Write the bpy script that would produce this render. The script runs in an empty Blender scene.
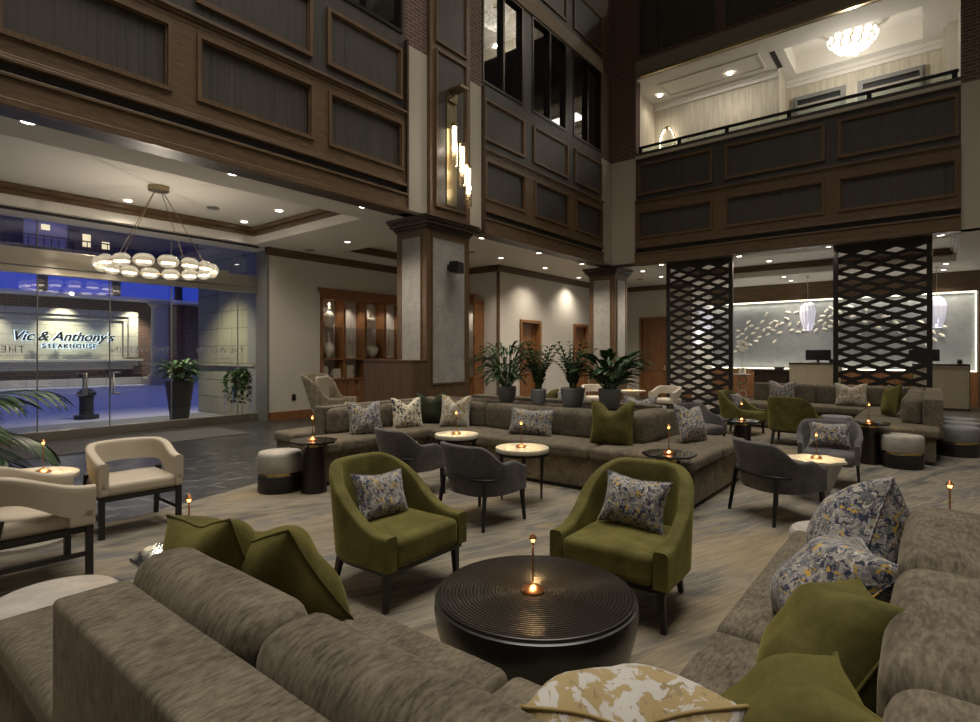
import bpy, bmesh, math, random
from mathutils import Vector, Matrix, noise
random.seed(7)
PI = math.pi
C = bpy.context.scene.collection
scene = bpy.context.scene

# ------------------------------------------------------------------ camera
cam_d = bpy.data.cameras.new('camera'); cam = bpy.data.objects.new('camera', cam_d); C.objects.link(cam)
cam.location = (0, 0, 1.6); cam.rotation_euler = (PI/2, 0, math.radians(38.8))
cam_d.sensor_width = 36; cam_d.lens = 555/980*36; cam_d.shift_y = -7.5/980
cam_d.clip_start = .05; cam_d.clip_end = 200
scene.camera = cam
# ------------------------------------------------------------------ exposure, world, large lights
scene.view_settings.view_transform = 'Standard'
scene.view_settings.look = 'None'
scene.view_settings.exposure = 0.0
scene.view_settings.gamma = 1.0
scene.view_settings.use_curve_mapping = False
w = bpy.data.worlds.new('dusk_world'); scene.world = w; w.use_nodes = True
w.node_tree.nodes['Background'].inputs[0].default_value = (.10, .15, .55, 1)
w.node_tree.nodes['Background'].inputs[1].default_value = .35

def area(name, loc, rot, sx, sy, power, col, spread=PI):
    l = bpy.data.lights.new(name, 'AREA'); l.shape = 'RECTANGLE'; l.size = sx; l.size_y = sy
    l.energy = power; l.color = col; l.spread = spread
    o = bpy.data.objects.new(name, l); o.location = loc; o.rotation_euler = rot; C.objects.link(o); return o
def spot(name, loc, power, col, ang=120, blend=.8, rad=.05, rot=(0,0,0)):
    l = bpy.data.lights.new(name, 'SPOT'); l.energy = power; l.color = col; l.spot_size = math.radians(ang)
    l.spot_blend = blend; l.shadow_soft_size = rad
    o = bpy.data.objects.new(name, l); o.location = loc; o.rotation_euler = rot; C.objects.link(o); return o
def point(name, loc, power, col, rad=.05):
    l = bpy.data.lights.new(name, 'POINT'); l.energy = power; l.color = col; l.shadow_soft_size = rad
    o = bpy.data.objects.new(name, l); o.location = loc; C.objects.link(o); return o
WARM = (1, .87, .70); NEUT = (1, .93, .82); COOL = (.93, .96, 1)
area('atrium_fill_light', (-2.2, 4.0, 14.4), (0,0,0), 8, 12, 740, NEUT, math.radians(95))  # added ambient fill over the atrium, not a fitting of the room
area('balcony_light_far', (-4.6, 15.75, 9.25), (0,0,0), 2.5, .6, 22, NEUT)

# ------------------------------------------------------------------ material helpers
def newmat(name):
    m = bpy.data.materials.new(name); m.use_nodes = True
    nt = m.node_tree; b = nt.nodes['Principled BSDF']; return m, nt, b
def L(nt, a, b): nt.links.new(a, b)
def plain(name, col, rough=.5, metal=0, emit=0, ecol=None, coat=0, sheen=0, spec=.5):
    m, nt, b = newmat(name)
    b.inputs['Base Color'].default_value = (*col, 1); b.inputs['Roughness'].default_value = rough
    b.inputs['Metallic'].default_value = metal; b.inputs['Coat Weight'].default_value = coat
    b.inputs['Specular IOR Level'].default_value = spec
    if sheen: b.inputs['Sheen Weight'].default_value = sheen
    if emit:
        b.inputs['Emission Color'].default_value = (*(ecol or col), 1); b.inputs['Emission Strength'].default_value = emit
    return m
def coords(nt, kind='Object', scale=(1,1,1), rot=(0,0,0)):
    if kind == 'World':
        g = nt.nodes.new('ShaderNodeNewGeometry'); out = g.outputs['Position']
    else:
        g = nt.nodes.new('ShaderNodeTexCoord'); out = g.outputs[kind]
    mp = nt.nodes.new('ShaderNodeMapping'); mp.inputs['Scale'].default_value = scale; mp.inputs['Rotation'].default_value = rot
    if rot != (0,0,0):   # rotate first, then scale
        m1 = nt.nodes.new('ShaderNodeMapping'); m1.inputs['Rotation'].default_value = rot
        L(nt, out, m1.inputs[0]); out = m1.outputs[0]; mp.inputs['Rotation'].default_value = (0,0,0)
    L(nt, out, mp.inputs[0]); return mp.outputs[0]
def tnoise(nt, vec, scale, detail=3, rough=.55, dist=0):
    n = nt.nodes.new('ShaderNodeTexNoise'); n.inputs['Scale'].default_value = scale
    n.inputs['Detail'].default_value = detail; n.inputs['Roughness'].default_value = rough; n.inputs['Distortion'].default_value = dist
    L(nt, vec, n.inputs['Vector']); return n.outputs['Fac']
def ramp(nt, fac, stops, interp='LINEAR'):
    r = nt.nodes.new('ShaderNodeValToRGB'); r.color_ramp.interpolation = interp
    e = r.color_ramp.elements
    while len(e) < len(stops): e.new(.5)
    for i, (p, c) in enumerate(stops): e[i].position = p; e[i].color = (*c, 1)
    L(nt, fac, r.inputs[0]); return r.outputs[0]
def mix(nt, fac, a, b, mode='MIX'):
    n = nt.nodes.new('ShaderNodeMix'); n.data_type = 'RGBA'; n.blend_type = mode
    for s, v in ((0, fac), (6, a), (7, b)):
        if isinstance(v, (int, float)): n.inputs[s].default_value = v
        elif isinstance(v, tuple): n.inputs[s].default_value = (*v, 1)
        else: L(nt, v, n.inputs[s])
    return n.outputs[2]
def bump(nt, b, h, strength=.3, dist=.01):
    n = nt.nodes.new('ShaderNodeBump'); n.inputs['Strength'].default_value = strength; n.inputs['Distance'].default_value = dist
    L(nt, h, n.inputs['Height']); L(nt, n.outputs[0], b.inputs['Normal'])

def wood(name, c1, c2, scale=(1,1,1), rough=.42, kind='World'):
    m, nt, b = newmat(name)
    v = coords(nt, kind, scale)
    n = tnoise(nt, v, 3, 5, .6, 1.2)
    L(nt, ramp(nt, n, [(.3, c1), (.7, c2)]), b.inputs['Base Color']); b.inputs['Roughness'].default_value = rough
    bump(nt, b, n, .08, .01); return m
def stripe(name, cols, rough=.45, s=9):
    m, nt, b = newmat(name)
    v = coords(nt, 'World', (s, s, .12))
    n = tnoise(nt, v, 2.2, 4, .65)
    st = [(.28 + .44*i/(len(cols)-1), c) for i, c in enumerate(cols)]
    L(nt, ramp(nt, n, st), b.inputs['Base Color']); b.inputs['Roughness'].default_value = rough
    bump(nt, b, n, .15, .01); return m
def fabric(name, c1, c2, scale=90, rough=.95, sheen=.3, stretch=(1,1,.25), patch=.35, lo=.3, hi=.7):
    m, nt, b = newmat(name)
    n = tnoise(nt, coords(nt, 'World', stretch), scale, 4, .7)
    p = tnoise(nt, coords(nt, 'World', (1,1,1)), 5, 3, .6, .6)
    c = ramp(nt, n, [(lo, c1), (hi, c2)])
    c = mix(nt, patch, c, ramp(nt, p, [(.3, tuple(.5*x for x in c1)), (.7, tuple(min(1, 1.35*x) for x in c2))]))
    L(nt, c, b.inputs['Base Color']); b.inputs['Roughness'].default_value = rough
    b.inputs['Sheen Weight'].default_value = sheen; b.inputs['Sheen Roughness'].default_value = .4
    b.inputs['Sheen Tint'].default_value = (*c2, 1) if max(c2) > .5 else (min(1, c2[0]*3), min(1, c2[1]*3), min(1, c2[2]*3), 1)
    b.inputs['Specular IOR Level'].default_value = .15
    bump(nt, b, n, .25, .004); return m

MAT = {}
MAT['wood'] = wood('oak_trim', (.070,.040,.019), (.160,.098,.048), (1.2,1.2,9))
MAT['woodv'] = wood('oak_vertical', (.075,.041,.019), (.160,.094,.045), (9,9,.8))
MAT['wooddk'] = wood('dark_oak', (.030,.017,.010), (.060,.034,.018), (1.5,1.5,9))
MAT['cherry'] = wood('cherry_wood', (.17,.072,.026), (.33,.150,.056), (7,7,.9))
MAT['walnut'] = wood('walnut_panel', (.055,.032,.017), (.15,.095,.055), (10,10,.25), .35)
MAT['stripeL'] = stripe('striped_veneer', [(.019,.017,.016), (.036,.031,.028), (.058,.050,.044), (.038,.029,.026), (.076,.066,.057)])
MAT['groove'] = plain('charcoal_channel', (.018,.018,.019), .6)
MAT['plaster'] = plain('beige_plaster', (.42,.38,.31), .85)
MAT['ceil'] = plain('ceiling_paint', (.66,.63,.57), .9)
MAT['white'] = plain('white_paint', (.75,.72,.66), .7)
MAT['blackmetal'] = plain('black_metal', (.012,.012,.013), .4, .3)
MAT['blackwood'] = plain('black_stained_wood', (.014,.012,.011), .45)
MAT['bronze'] = plain('bronze_metal', (.06,.05,.042), .35, .9)
MAT['lattice'] = plain('dark_bronze_lattice', (.016,.012,.010), .55)
MAT['brass'] = plain('polished_brass', (.55,.40,.14), .22, 1)
MAT['antique'] = plain('antique_brass', (.34,.28,.17), .35, 1)
MAT['copper'] = plain('brushed_copper', (.62,.27,.12), .3, 1)
MAT['steel'] = plain('stainless_steel', (.60,.56,.49), .30, 1)
MAT['stone_top'] = plain('ivory_stone', (.62,.58,.48), .35)
MAT['stoneconc'] = plain('fluted_plaster', (.36,.33,.28), .7)
MAT['glow_warm'] = plain('warm_lamp_glow', (1,.5,.12), .5, 0, 9, (1,.42,.08))
MAT['glow_down'] = plain('downlight_lens', (1,1,1), .5, 0, 9, (1,.93,.80))
MAT['glow_tube'] = plain('sconce_glow', (1,1,1), .5, 0, 9, (1,.90,.74))
MAT['glow_bulb'] = plain('chandelier_tube', (1,1,1), .5, 0, 5, (1,.86,.62))
MAT['glow_disc'] = plain('glass_disc_glow', (.6,.58,.52), .3, 0, 1.15, (1,.93,.80))
MAT['glow_strip'] = plain('cove_strip', (1,1,.9), .5, 0, 3.2, (1,.92,.68))
MAT['glow_pend'] = plain('crystal_glow', (.6,.58,.65), .3, 0, .45, (.9,.88,1))
MAT['leather'] = plain('cream_leather', (.42,.36,.275), .5)
MAT['leather2'] = plain('ivory_boucle', (.48,.43,.36), .8)
MAT['stool_top'] = fabric('stool_linen', (.30,.28,.25), (.40,.37,.33), 150, .9, .1)
MAT['stool_grey'] = fabric('stool_grey_linen', (.20,.20,.20), (.27,.27,.27), 150, .9, .1)
MAT['sofa'] = fabric('taupe_chenille', (.042,.035,.025), (.168,.142,.104), 75, stretch=(1,.28,.28), patch=.3, lo=.34, hi=.62)
MAT['green'] = fabric('olive_velvet', (.064,.056,.013), (.116,.103,.031), 40, .8, .8, (1,1,1), .5)
MAT['greenp'] = fabric('dark_olive_velvet', (.054,.048,.011), (.100,.088,.025), 40, .8, .8, (1,1,1), .5)
MAT['darkgreenp'] = fabric('deep_green_velvet', (.018,.022,.012), (.032,.036,.018), 40, .85, .5, (1,1,1), .4)
MAT['greyv'] = fabric('grey_velvet', (.060,.057,.058), (.112,.106,.106), 60, .85, .6, (1,1,.5), .5)
MAT['wingf'] = fabric('mottled_velvet', (.12,.095,.065), (.40,.35,.27), 16, .8, .3, (1,1,.7), .2)
MAT['wingin'] = plain('cream_upholstery', (.48,.43,.35), .8)
MAT['pot'] = plain('grey_ceramic', (.23,.24,.25), .5)
MAT['potdk'] = plain('charcoal_planter', (.060,.062,.058), .55)
MAT['soil'] = plain('potting_soil', (.02,.014,.01), .95)
MAT['ceramic'] = plain('white_ceramic', (.72,.68,.60), .35)
MAT['bookc'] = plain('cream_paper', (.60,.55,.46), .7)
MAT['screenb'] = plain('monitor_black', (.01,.01,.011), .3)
MAT['grey'] = plain('grey_plastic', (.20,.20,.19), .5)
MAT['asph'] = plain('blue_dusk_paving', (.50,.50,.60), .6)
MAT['darkiron'] = plain('painted_iron', (.012,.014,.022), .5)
MAT['letter'] = plain('black_sign_letter', (.01,.01,.012), .4)
MAT['halo'] = plain('sign_backlight', (.9,1,1), .5, 0, 1.6, (.75,.95,1))
MAT['frost'] = plain('etched_lettering', (.25,.27,.30), .5)
MAT['blackgloss'] = plain('black_mirror_glass', (.012,.013,.014), .06, .2, coat=.5)
MAT['bowl'] = plain('black_lacquer', (.014,.013,.013), .32, .1, coat=.2)

def leafmat(name, a, b_):
    m, nt, b = newmat(name)
    n = tnoise(nt, coords(nt, 'World'), 14, 2)
    L(nt, ramp(nt, n, [(.3, a), (.7, b_)]), b.inputs['Base Color']); b.inputs['Roughness'].default_value = .38
    return m
MAT['leaf'] = leafmat('plant_leaf', (.012,.035,.010), (.035,.085,.022))
MAT['leaflt'] = leafmat('bright_leaf', (.030,.080,.018), (.075,.16,.040))
MAT['stem'] = plain('plant_stem', (.04,.07,.02), .6)

def pattern(name, base, blobs, scale=16):
    """printed velvet: blobs of colour over a pale ground"""
    m, nt, b = newmat(name)
    v = coords(nt, 'Object', (1.25, 1, 1))
    c = base
    for i, (col, th, sc) in enumerate(blobs):
        mp = nt.nodes.new('ShaderNodeMapping'); mp.inputs['Location'].default_value = (3.1*i+1, 1.7*i, 2.3*i)
        L(nt, v, mp.inputs[0])
        n = tnoise(nt, mp.outputs[0], sc, 3, .6, .8)
        f = ramp(nt, n, [(th, (0,0,0)), (th+.03, (1,1,1))])
        c = mix(nt, f, c, col)
    L(nt, c, b.inputs['Base Color']); b.inputs['Roughness'].default_value = .8; b.inputs['Sheen Weight'].default_value = .2
    return m
NAVY = (.012,.016,.045)
MAT['pat'] = pattern('navy_mustard_print', (.26,.245,.225), [((.11,.11,.12), .50, 27), (NAVY, .53, 32), ((.46,.43,.39), .60, 38), ((.45,.28,.03), .60, 26)])
MAT['pat2'] = pattern('navy_gold_brush_print', (.55,.50,.38), [((.35,.24,.05), .60, 20), (NAVY, .53, 24)])
MAT['patg'] = pattern('gold_foil_print', (.42,.40,.37), [((.29,.215,.095), .50, 15), ((.21,.155,.07), .60, 26)])
MAT['pipeg'] = plain('gold_piping', (.26,.18,.06), .6)

def brick(name, c1, c2, mortar, sc=1.0, bw=.21, rh=.07, ms=.012):
    m, nt, b = newmat(name)
    g = nt.nodes.new('ShaderNodeNewGeometry'); s = nt.nodes.new('ShaderNodeSeparateXYZ'); L(nt, g.outputs['Position'], s.inputs[0])
    a = nt.nodes.new('ShaderNodeMath'); a.operation = 'ADD'; L(nt, s.outputs[0], a.inputs[0]); L(nt, s.outputs[1], a.inputs[1])
    cmb = nt.nodes.new('ShaderNodeCombineXYZ'); L(nt, a.outputs[0], cmb.inputs[0]); L(nt, s.outputs[2], cmb.inputs[1])
    t = nt.nodes.new('ShaderNodeTexBrick'); L(nt, cmb.outputs[0], t.inputs[0])
    t.inputs['Color1'].default_value = (*c1,1); t.inputs['Color2'].default_value = (*c2,1); t.inputs['Mortar'].default_value = (*mortar,1)
    t.inputs['Scale'].default_value = sc; t.inputs['Mortar Size'].default_value = ms
    t.inputs['Brick Width'].default_value = bw; t.inputs['Row Height'].default_value = rh
    L(nt, t.outputs[0], b.inputs['Base Color']); b.inputs['Roughness'].default_value = .85
    bump(nt, b, t.outputs['Fac'], -.4, .01); return m
MAT['brick'] = brick('red_brick', (.085,.038,.027), (.12,.055,.038), (.16,.13,.11))
MAT['brickout'] = brick('restaurant_brick', (.10,.045,.03), (.14,.065,.045), (.20,.15,.12), 1, .42, .14, .02)
MAT['stoneblock'] = brick('limestone_blocks', (.24,.23,.17), (.27,.26,.19), (.10,.10,.08), 1, 1.1, .45, .012)
MAT['stoneout'] = brick('cream_sign_stone', (.52,.50,.38), (.56,.53,.41), (.34,.33,.26), 1, 1.6, .5, .02)

def wallpaper(name, c1, c2, s=(5,5,.35)):
    m, nt, b = newmat(name)
    n = tnoise(nt, coords(nt, 'World', s), 3, 5, .7)
    L(nt, ramp(nt, n, [(.3, c1), (.7, c2)]), b.inputs['Base Color']); b.inputs['Roughness'].default_value = .75; return m
MAT['wallp'] = wallpaper('linen_wallcovering', (.56,.535,.49), (.63,.60,.55), (40,40,4))
MAT['balcp'] = wallpaper('balcony_wallpaper', (.42,.38,.30), (.66,.61,.50))
MAT['greywall'] = wallpaper('grey_plaster_feature', (.20,.215,.22), (.28,.295,.30), (1.2,1.2,1.2))
def marble(name, a, b_, sc=5, rough=.4):
    m, nt, b = newmat(name)
    n = tnoise(nt, coords(nt, 'World'), sc, 6, .7, .6)
    n2 = tnoise(nt, coords(nt, 'World'), 60, 2, .7)
    c = mix(nt, ramp(nt, n2, [(.60,(0,0,0)), (.72,(.5,.5,.5))]), ramp(nt, n, [(.3, a), (.7, b_)]), tuple(.35*x for x in a))
    L(nt, c, b.inputs['Base Color']); b.inputs['Roughness'].default_value = rough; return m
MAT['marblep'] = marble('grey_cream_marble', (.27,.26,.245), (.42,.40,.37), 4)
MAT['mosaic'] = marble('shell_mosaic', (.42,.36,.25), (.78,.70,.54), 45, .35)
MAT['stonew'] = marble('travertine', (.46,.42,.33), (.60,.56,.45), 6, .4)

# marble floor with pale fossil streaks
m, nt, b = newmat('fossil_marble_floor')
n = tnoise(nt, coords(nt, 'World'), 2.5, 5, .6, .5)
base = ramp(nt, n, [(.3, (.026,.027,.028)), (.7, (.052,.053,.052))])
streak = None
for k, (ang, th) in enumerate(((.5, .985), (-.4, .985), (1.3, .985))):
    vo = nt.nodes.new('ShaderNodeTexWave'); vo.wave_type = 'BANDS'; vo.inputs['Scale'].default_value = .9
    vo.inputs['Distortion'].default_value = 7; vo.inputs['Detail'].default_value = 2; vo.inputs['Detail Scale'].default_value = .6
    L(nt, coords(nt, 'World', (1,1,1), (0,0,ang)), vo.inputs[0])
    msk = tnoise(nt, coords(nt, 'World', (1,1,1), (0,0,ang)), 3.3, 1)
    f = mix(nt, ramp(nt, msk, [(.52, (0,0,0)), (.60, (1,1,1))]), (0,0,0), ramp(nt, vo.outputs['Fac'], [(th, (0,0,0)), (1, (1,1,1))]))
    base = mix(nt, f, base, (.24,.23,.21))
L(nt, base, b.inputs['Base Color']); b.inputs['Roughness'].default_value = .28
MAT['floor'] = m
# carpet with painterly streaks
m, nt, b = newmat('streaked_carpet')
ang = math.radians(20)
v = coords(nt, 'World', (2.2, .55, 1), (0, 0, ang))
n = tnoise(nt, v, 1.5, 4, .6, .4)
v2 = coords(nt, 'World', (34, 1.6, 1), (0, 0, ang))
n2 = tnoise(nt, v2, 1.6, 3, .6)
big = tnoise(nt, coords(nt, 'World', (1, .45, 1), (0,0,ang)), .9, 2, .5, .5)
c = ramp(nt, n, [(.30, (.060,.062,.070)), (.42, (.165,.150,.125)), (.52, (.25,.215,.16)), (.62, (.135,.130,.128)), (.74, (.29,.225,.13))])
c = mix(nt, ramp(nt, n2, [(.35, (.55,.55,.55)), (.55, (0,0,0))]), c, (.055,.054,.055))
c = mix(nt, ramp(nt, big, [(.50, (0,0,0)), (.66, (.38,.38,.38))]), c, (.27,.20,.10))
L(nt, c, b.inputs['Base Color']); b.inputs['Roughness'].default_value = .95; b.inputs['Specular IOR Level'].default_value = .1
bump(nt, b, n2, .2, .005)
MAT['carpet'] = m
m, nt, b = newmat('entry_mat_weave')
n = tnoise(nt, coords(nt, 'World', (1, 8, 1)), 12, 3)
L(nt, ramp(nt, n, [(.35, (.055,.055,.055)), (.65, (.13,.125,.12))]), b.inputs['Base Color']); b.inputs['Roughness'].default_value = .9
MAT['mat'] = m
def glass(name, tint=(1,1,1), gloss=.10, rough=.01, gcol=(1,1,1)):
    m = bpy.data.materials.new(name); m.use_nodes = True; nt = m.node_tree; nt.nodes.clear()
    o = nt.nodes.new('ShaderNodeOutputMaterial'); t = nt.nodes.new('ShaderNodeBsdfTransparent'); t.inputs[0].default_value = (*tint,1)
    g = nt.nodes.new('ShaderNodeBsdfGlossy'); g.inputs['Roughness'].default_value = rough; g.inputs[0].default_value = (*gcol,1)
    mx = nt.nodes.new('ShaderNodeMixShader'); fr = nt.nodes.new('ShaderNodeLayerWeight'); fr.inputs[0].default_value = .35
    mm = nt.nodes.new('ShaderNodeMath'); mm.operation = 'MULTIPLY_ADD'; L(nt, fr.outputs['Fresnel'], mm.inputs[0])
    mm.inputs[1].default_value = .6; mm.inputs[2].default_value = gloss
    L(nt, mm.outputs[0], mx.inputs[0]); L(nt, t.outputs[0], mx.inputs[1]); L(nt, g.outputs[0], mx.inputs[2]); L(nt, mx.outputs[0], o.inputs[0])
    return m
MAT['glass'] = glass('storefront_glass', (.86,.88,.92), .05)
MAT['glassrail'] = glass('railing_glass', (.90,.95,.92), .05)
MAT['glassshade'] = glass('ribbed_glass_shade', (.86,.82,.74), .14, .2, (1,.9,.7))
def shade_glow(name, col, strength, trans):
    m = bpy.data.materials.new(name); m.use_nodes = True; nt = m.node_tree; nt.nodes.clear()
    o = nt.nodes.new('ShaderNodeOutputMaterial'); t = nt.nodes.new('ShaderNodeBsdfTransparent'); t.inputs[0].default_value = (.97,.94,.88,1)
    e = nt.nodes.new('ShaderNodeEmission'); e.inputs[0].default_value = (*col,1); e.inputs[1].default_value = strength
    g = nt.nodes.new('ShaderNodeBsdfGlossy'); g.inputs['Roughness'].default_value = .12
    m1 = nt.nodes.new('ShaderNodeMixShader'); m1.inputs[0].default_value = trans; L(nt, t.outputs[0], m1.inputs[1]); L(nt, e.outputs[0], m1.inputs[2])
    m2 = nt.nodes.new('ShaderNodeMixShader'); m2.inputs[0].default_value = .12; L(nt, m1.outputs[0], m2.inputs[1]); L(nt, g.outputs[0], m2.inputs[2]); L(nt, m2.outputs[0], o.inputs[0])
    return m
MAT['shadeglow'] = shade_glow('glowing_ribbed_shade', (1,.86,.62), .75, .45)
MAT['acrylic'] = glass('clear_acrylic', (.92,.94,.95), .10, .02)
m, nt, b = newmat('dark_window_glass')
b.inputs['Base Color'].default_value = (.006,.007,.009,1); b.inputs['Roughness'].default_value = .02; b.inputs['Specular IOR Level'].default_value = 1
b.inputs['IOR'].default_value = 2.1
MAT['darkglass'] = m

# ribbed table top: rings bump in the mesh
# ------------------------------------------------------------------ mesh helpers
class B:
    def __init__(s): s.v = []; s.f = []
    def add(s, vs, fs):
        n = len(s.v); s.v += [tuple(p) for p in vs]; s.f += [tuple(i+n for i in f) for f in fs]; return s
    def box(s, x0, x1, y0, y1, z0, z1):
        return s.add([(x0,y0,z0),(x1,y0,z0),(x1,y1,z0),(x0,y1,z0),(x0,y0,z1),(x1,y0,z1),(x1,y1,z1),(x0,y1,z1)],
                     [(3,2,1,0),(4,5,6,7),(0,1,5,4),(1,2,6,5),(2,3,7,6),(3,0,4,7)])
    def quad(s, a, b_, c, d): return s.add([a,b_,c,d], [(0,1,2,3)])
    def bar(s, p, q, w0, w1=None, t0=None, t1=None, up=(0,0,1)):
        """tapered rectangular bar from p to q"""
        w1 = w1 or w0; t0 = t0 or w0; t1 = t1 or w1
        p = Vector(p); q = Vector(q); d = (q-p).normalized(); u = Vector(up)
        if abs(d.dot(u)) > .95: u = Vector((1,0,0))
        a = d.cross(u).normalized(); c = d.cross(a).normalized()
        vs = []
        for (o, w, t) in ((p, w0, t0), (q, w1, t1)):
            for (i, j) in ((-1,-1),(1,-1),(1,1),(-1,1)): vs.append(o + a*i*w/2 + c*j*t/2)
        return s.add(vs, [(0,1,2,3),(7,6,5,4),(0,4,5,1),(1,5,6,2),(2,6,7,3),(3,7,4,0)])
    def lathe(s, prof, n=32, c=(0,0,0), caps=True, sx=1, sy=1):
        vs = []; fs = []
        for (r, z) in prof:
            for k in range(n):
                a = 2*PI*k/n; vs.append((c[0]+r*math.cos(a)*sx, c[1]+r*math.sin(a)*sy, c[2]+z))
        for i in range(len(prof)-1):
            for k in range(n):
                k2 = (k+1) % n; fs.append((i*n+k, i*n+k2, (i+1)*n+k2, (i+1)*n+k))
        if caps:
            fs.append(tuple(range(n))[::-1]); fs.append(tuple((len(prof)-1)*n+k for k in range(n)))
        return s.add(vs, fs)
    def tube(s, pts, r, n=8, closed=False, r1=None):
        pts = [Vector(p) for p in pts]; m = len(pts); vs = []; fs = []
        up = None
        for i, p in enumerate(pts):
            if closed: d = pts[(i+1) % m] - pts[i-1]
            else: d = pts[min(i+1, m-1)] - pts[max(i-1, 0)]
            d = d.normalized() if d.length > 1e-9 else Vector((0,0,1))
            if up is None: up = Vector((0,0,1)) if abs(d.z) < .9 else Vector((1,0,0))
            a = d.cross(up).normalized(); c = a.cross(d).normalized(); up = c
            rr = r if r1 is None else r + (r1-r)*i/(m-1)
            for k in range(n):
                t = 2*PI*k/n; vs.append(p + a*math.cos(t)*rr + c*math.sin(t)*rr)
        for i in range(m if closed else m-1):
            j = (i+1) % m
            for k in range(n):
                k2 = (k+1) % n; fs.append((i*n+k, i*n+k2, j*n+k2, j*n+k))
        if not closed: fs.append(tuple(range(n))[::-1]); fs.append(tuple((m-1)*n+k for k in range(n)))
        return s.add(vs, fs)
    def prism(s, poly, z0, z1):
        n = len(poly)
        return s.add([(x,y,z0) for x,y in poly] + [(x,y,z1) for x,y in poly],
                     [tuple(range(n))[::-1], tuple(range(n, 2*n))] + [(i, (i+1) % n, n+(i+1) % n, n+i) for i in range(n)])
    def rbox(s, x0, x1, y0, y1, z0, z1, r=.05, bulge=(0,0,0), n=6, wob=0):
        """soft cushion box"""
        c = Vector(((x0+x1)/2, (y0+y1)/2, (z0+z1)/2)); h = Vector((abs(x1-x0)/2, abs(y1-y0)/2, abs(z1-z0)/2)); r = min(r, min(h)*.98)
        def ts(hh):
            e = [-hh, -hh+r*.12, -hh+r*.38, -hh+r*.75, -hh+r]
            mid = [(-1+2*(k+1)/(n+1))*(hh-r) for k in range(n)]
            return e + mid + [-x for x in e[::-1]]
        T = [ts(h.x), ts(h.y), ts(h.z)]; bm = bmesh.new()
        for ax in range(3):
            a, b_ = [i for i in range(3) if i != ax]
            for sg in (-1, 1):
                grid = []
                for tu in T[a]:
                    row = []
                    for tv in T[b_]:
                        p = [0,0,0]; p[a] = tu; p[b_] = tv; p[ax] = sg*h[ax]; p = Vector(p)
                        q = Vector([max(-(h[i]-r), min(h[i]-r, p[i])) for i in range(3)]); d = p-q
                        if d.length > 1e-9: d = d.normalized(); p = q + d*r
                        for i in range(3):
                            if bulge[i]:
                                j, k = [x for x in range(3) if x != i]
                                wgt = (1-(p[j]/h[j])**2)*(1-(p[k]/h[k])**2)
                                p[i] += bulge[i]*max(0, wgt)*(p[i]/h[i])
                        if wob:
                            nv = noise.noise((p+c)*4.0)*wob; p[2] += nv*(1 if p[2] > 0 else 0); p += d*0
                        row.append(bm.verts.new(p+c))
                    grid.append(row)
                for i in range(len(grid)-1):
                    for j in range(len(grid[0])-1):
                        f = [grid[i][j], grid[i+1][j], grid[i+1][j+1], grid[i][j+1]]
                        if (sg < 0) != (ax == 1): f = f[::-1]
                        bm.faces.new(f)
        bmesh.ops.remove_doubles(bm, verts=bm.verts, dist=1e-4)
        bm.verts.index_update()
        s.add([v.co for v in bm.verts], [tuple(v.index for v in f.verts) for f in bm.faces]); bm.free(); return s

def obj(name, bd, mat=None, parent=None, smooth=False, bevel=0, loc=None, rotz=0, kind=None):
    me = bpy.data.meshes.new(name); me.from_pydata(bd.v, [], bd.f); me.update()
    if mat: me.materials.append(MAT[mat] if isinstance(mat, str) else mat)
    if smooth:
        me.polygons.foreach_set('use_smooth', [True]*len(me.polygons))
    o = bpy.data.objects.new(name, me); C.objects.link(o)
    if smooth == 'auto':
        try: me.set_sharp_from_angle(angle=math.radians(38))
        except Exception: pass
    if parent: o.parent = parent
    if loc: o.location = loc
    if rotz: o.rotation_euler.z = rotz
    if bevel:
        md = o.modifiers.new('bevel', 'BEVEL'); md.width = bevel; md.segments = 2; md.limit_method = 'ANGLE'; md.angle_limit = math.radians(40)
    if kind: o['kind'] = kind
    return o
def tag(o, label, cat, group=None, kind=None):
    o['label'] = label; o['category'] = cat
    if group: o['group'] = group
    if kind: o['kind'] = kind
    return o
def thing(name, label, cat, loc=(0,0,0), rotz=0, group=None):
    o = bpy.data.objects.new(name, None); C.objects.link(o); o.location = loc; o.rotation_euler.z = rotz
    o.empty_display_size = .1
    return tag(o, label, cat, group)
def struct(name, bd, mat, parent=None, **k):
    o = obj(name, bd, mat, parent, **k)
    if parent is None: o['kind'] = 'structure'
    return o
def dup(root, loc, rotz=0, label=None, group=None):
    r = root.copy(); C.objects.link(r); r.location = loc; r.rotation_euler.z = rotz
    if label: r['label'] = label
    if group: r['group'] = group
    for ch in list(root.children):
        c = ch.copy(); C.objects.link(c); c.parent = r
        for g in list(ch.children):
            d = g.copy(); C.objects.link(d); d.parent = c
    return r
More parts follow.
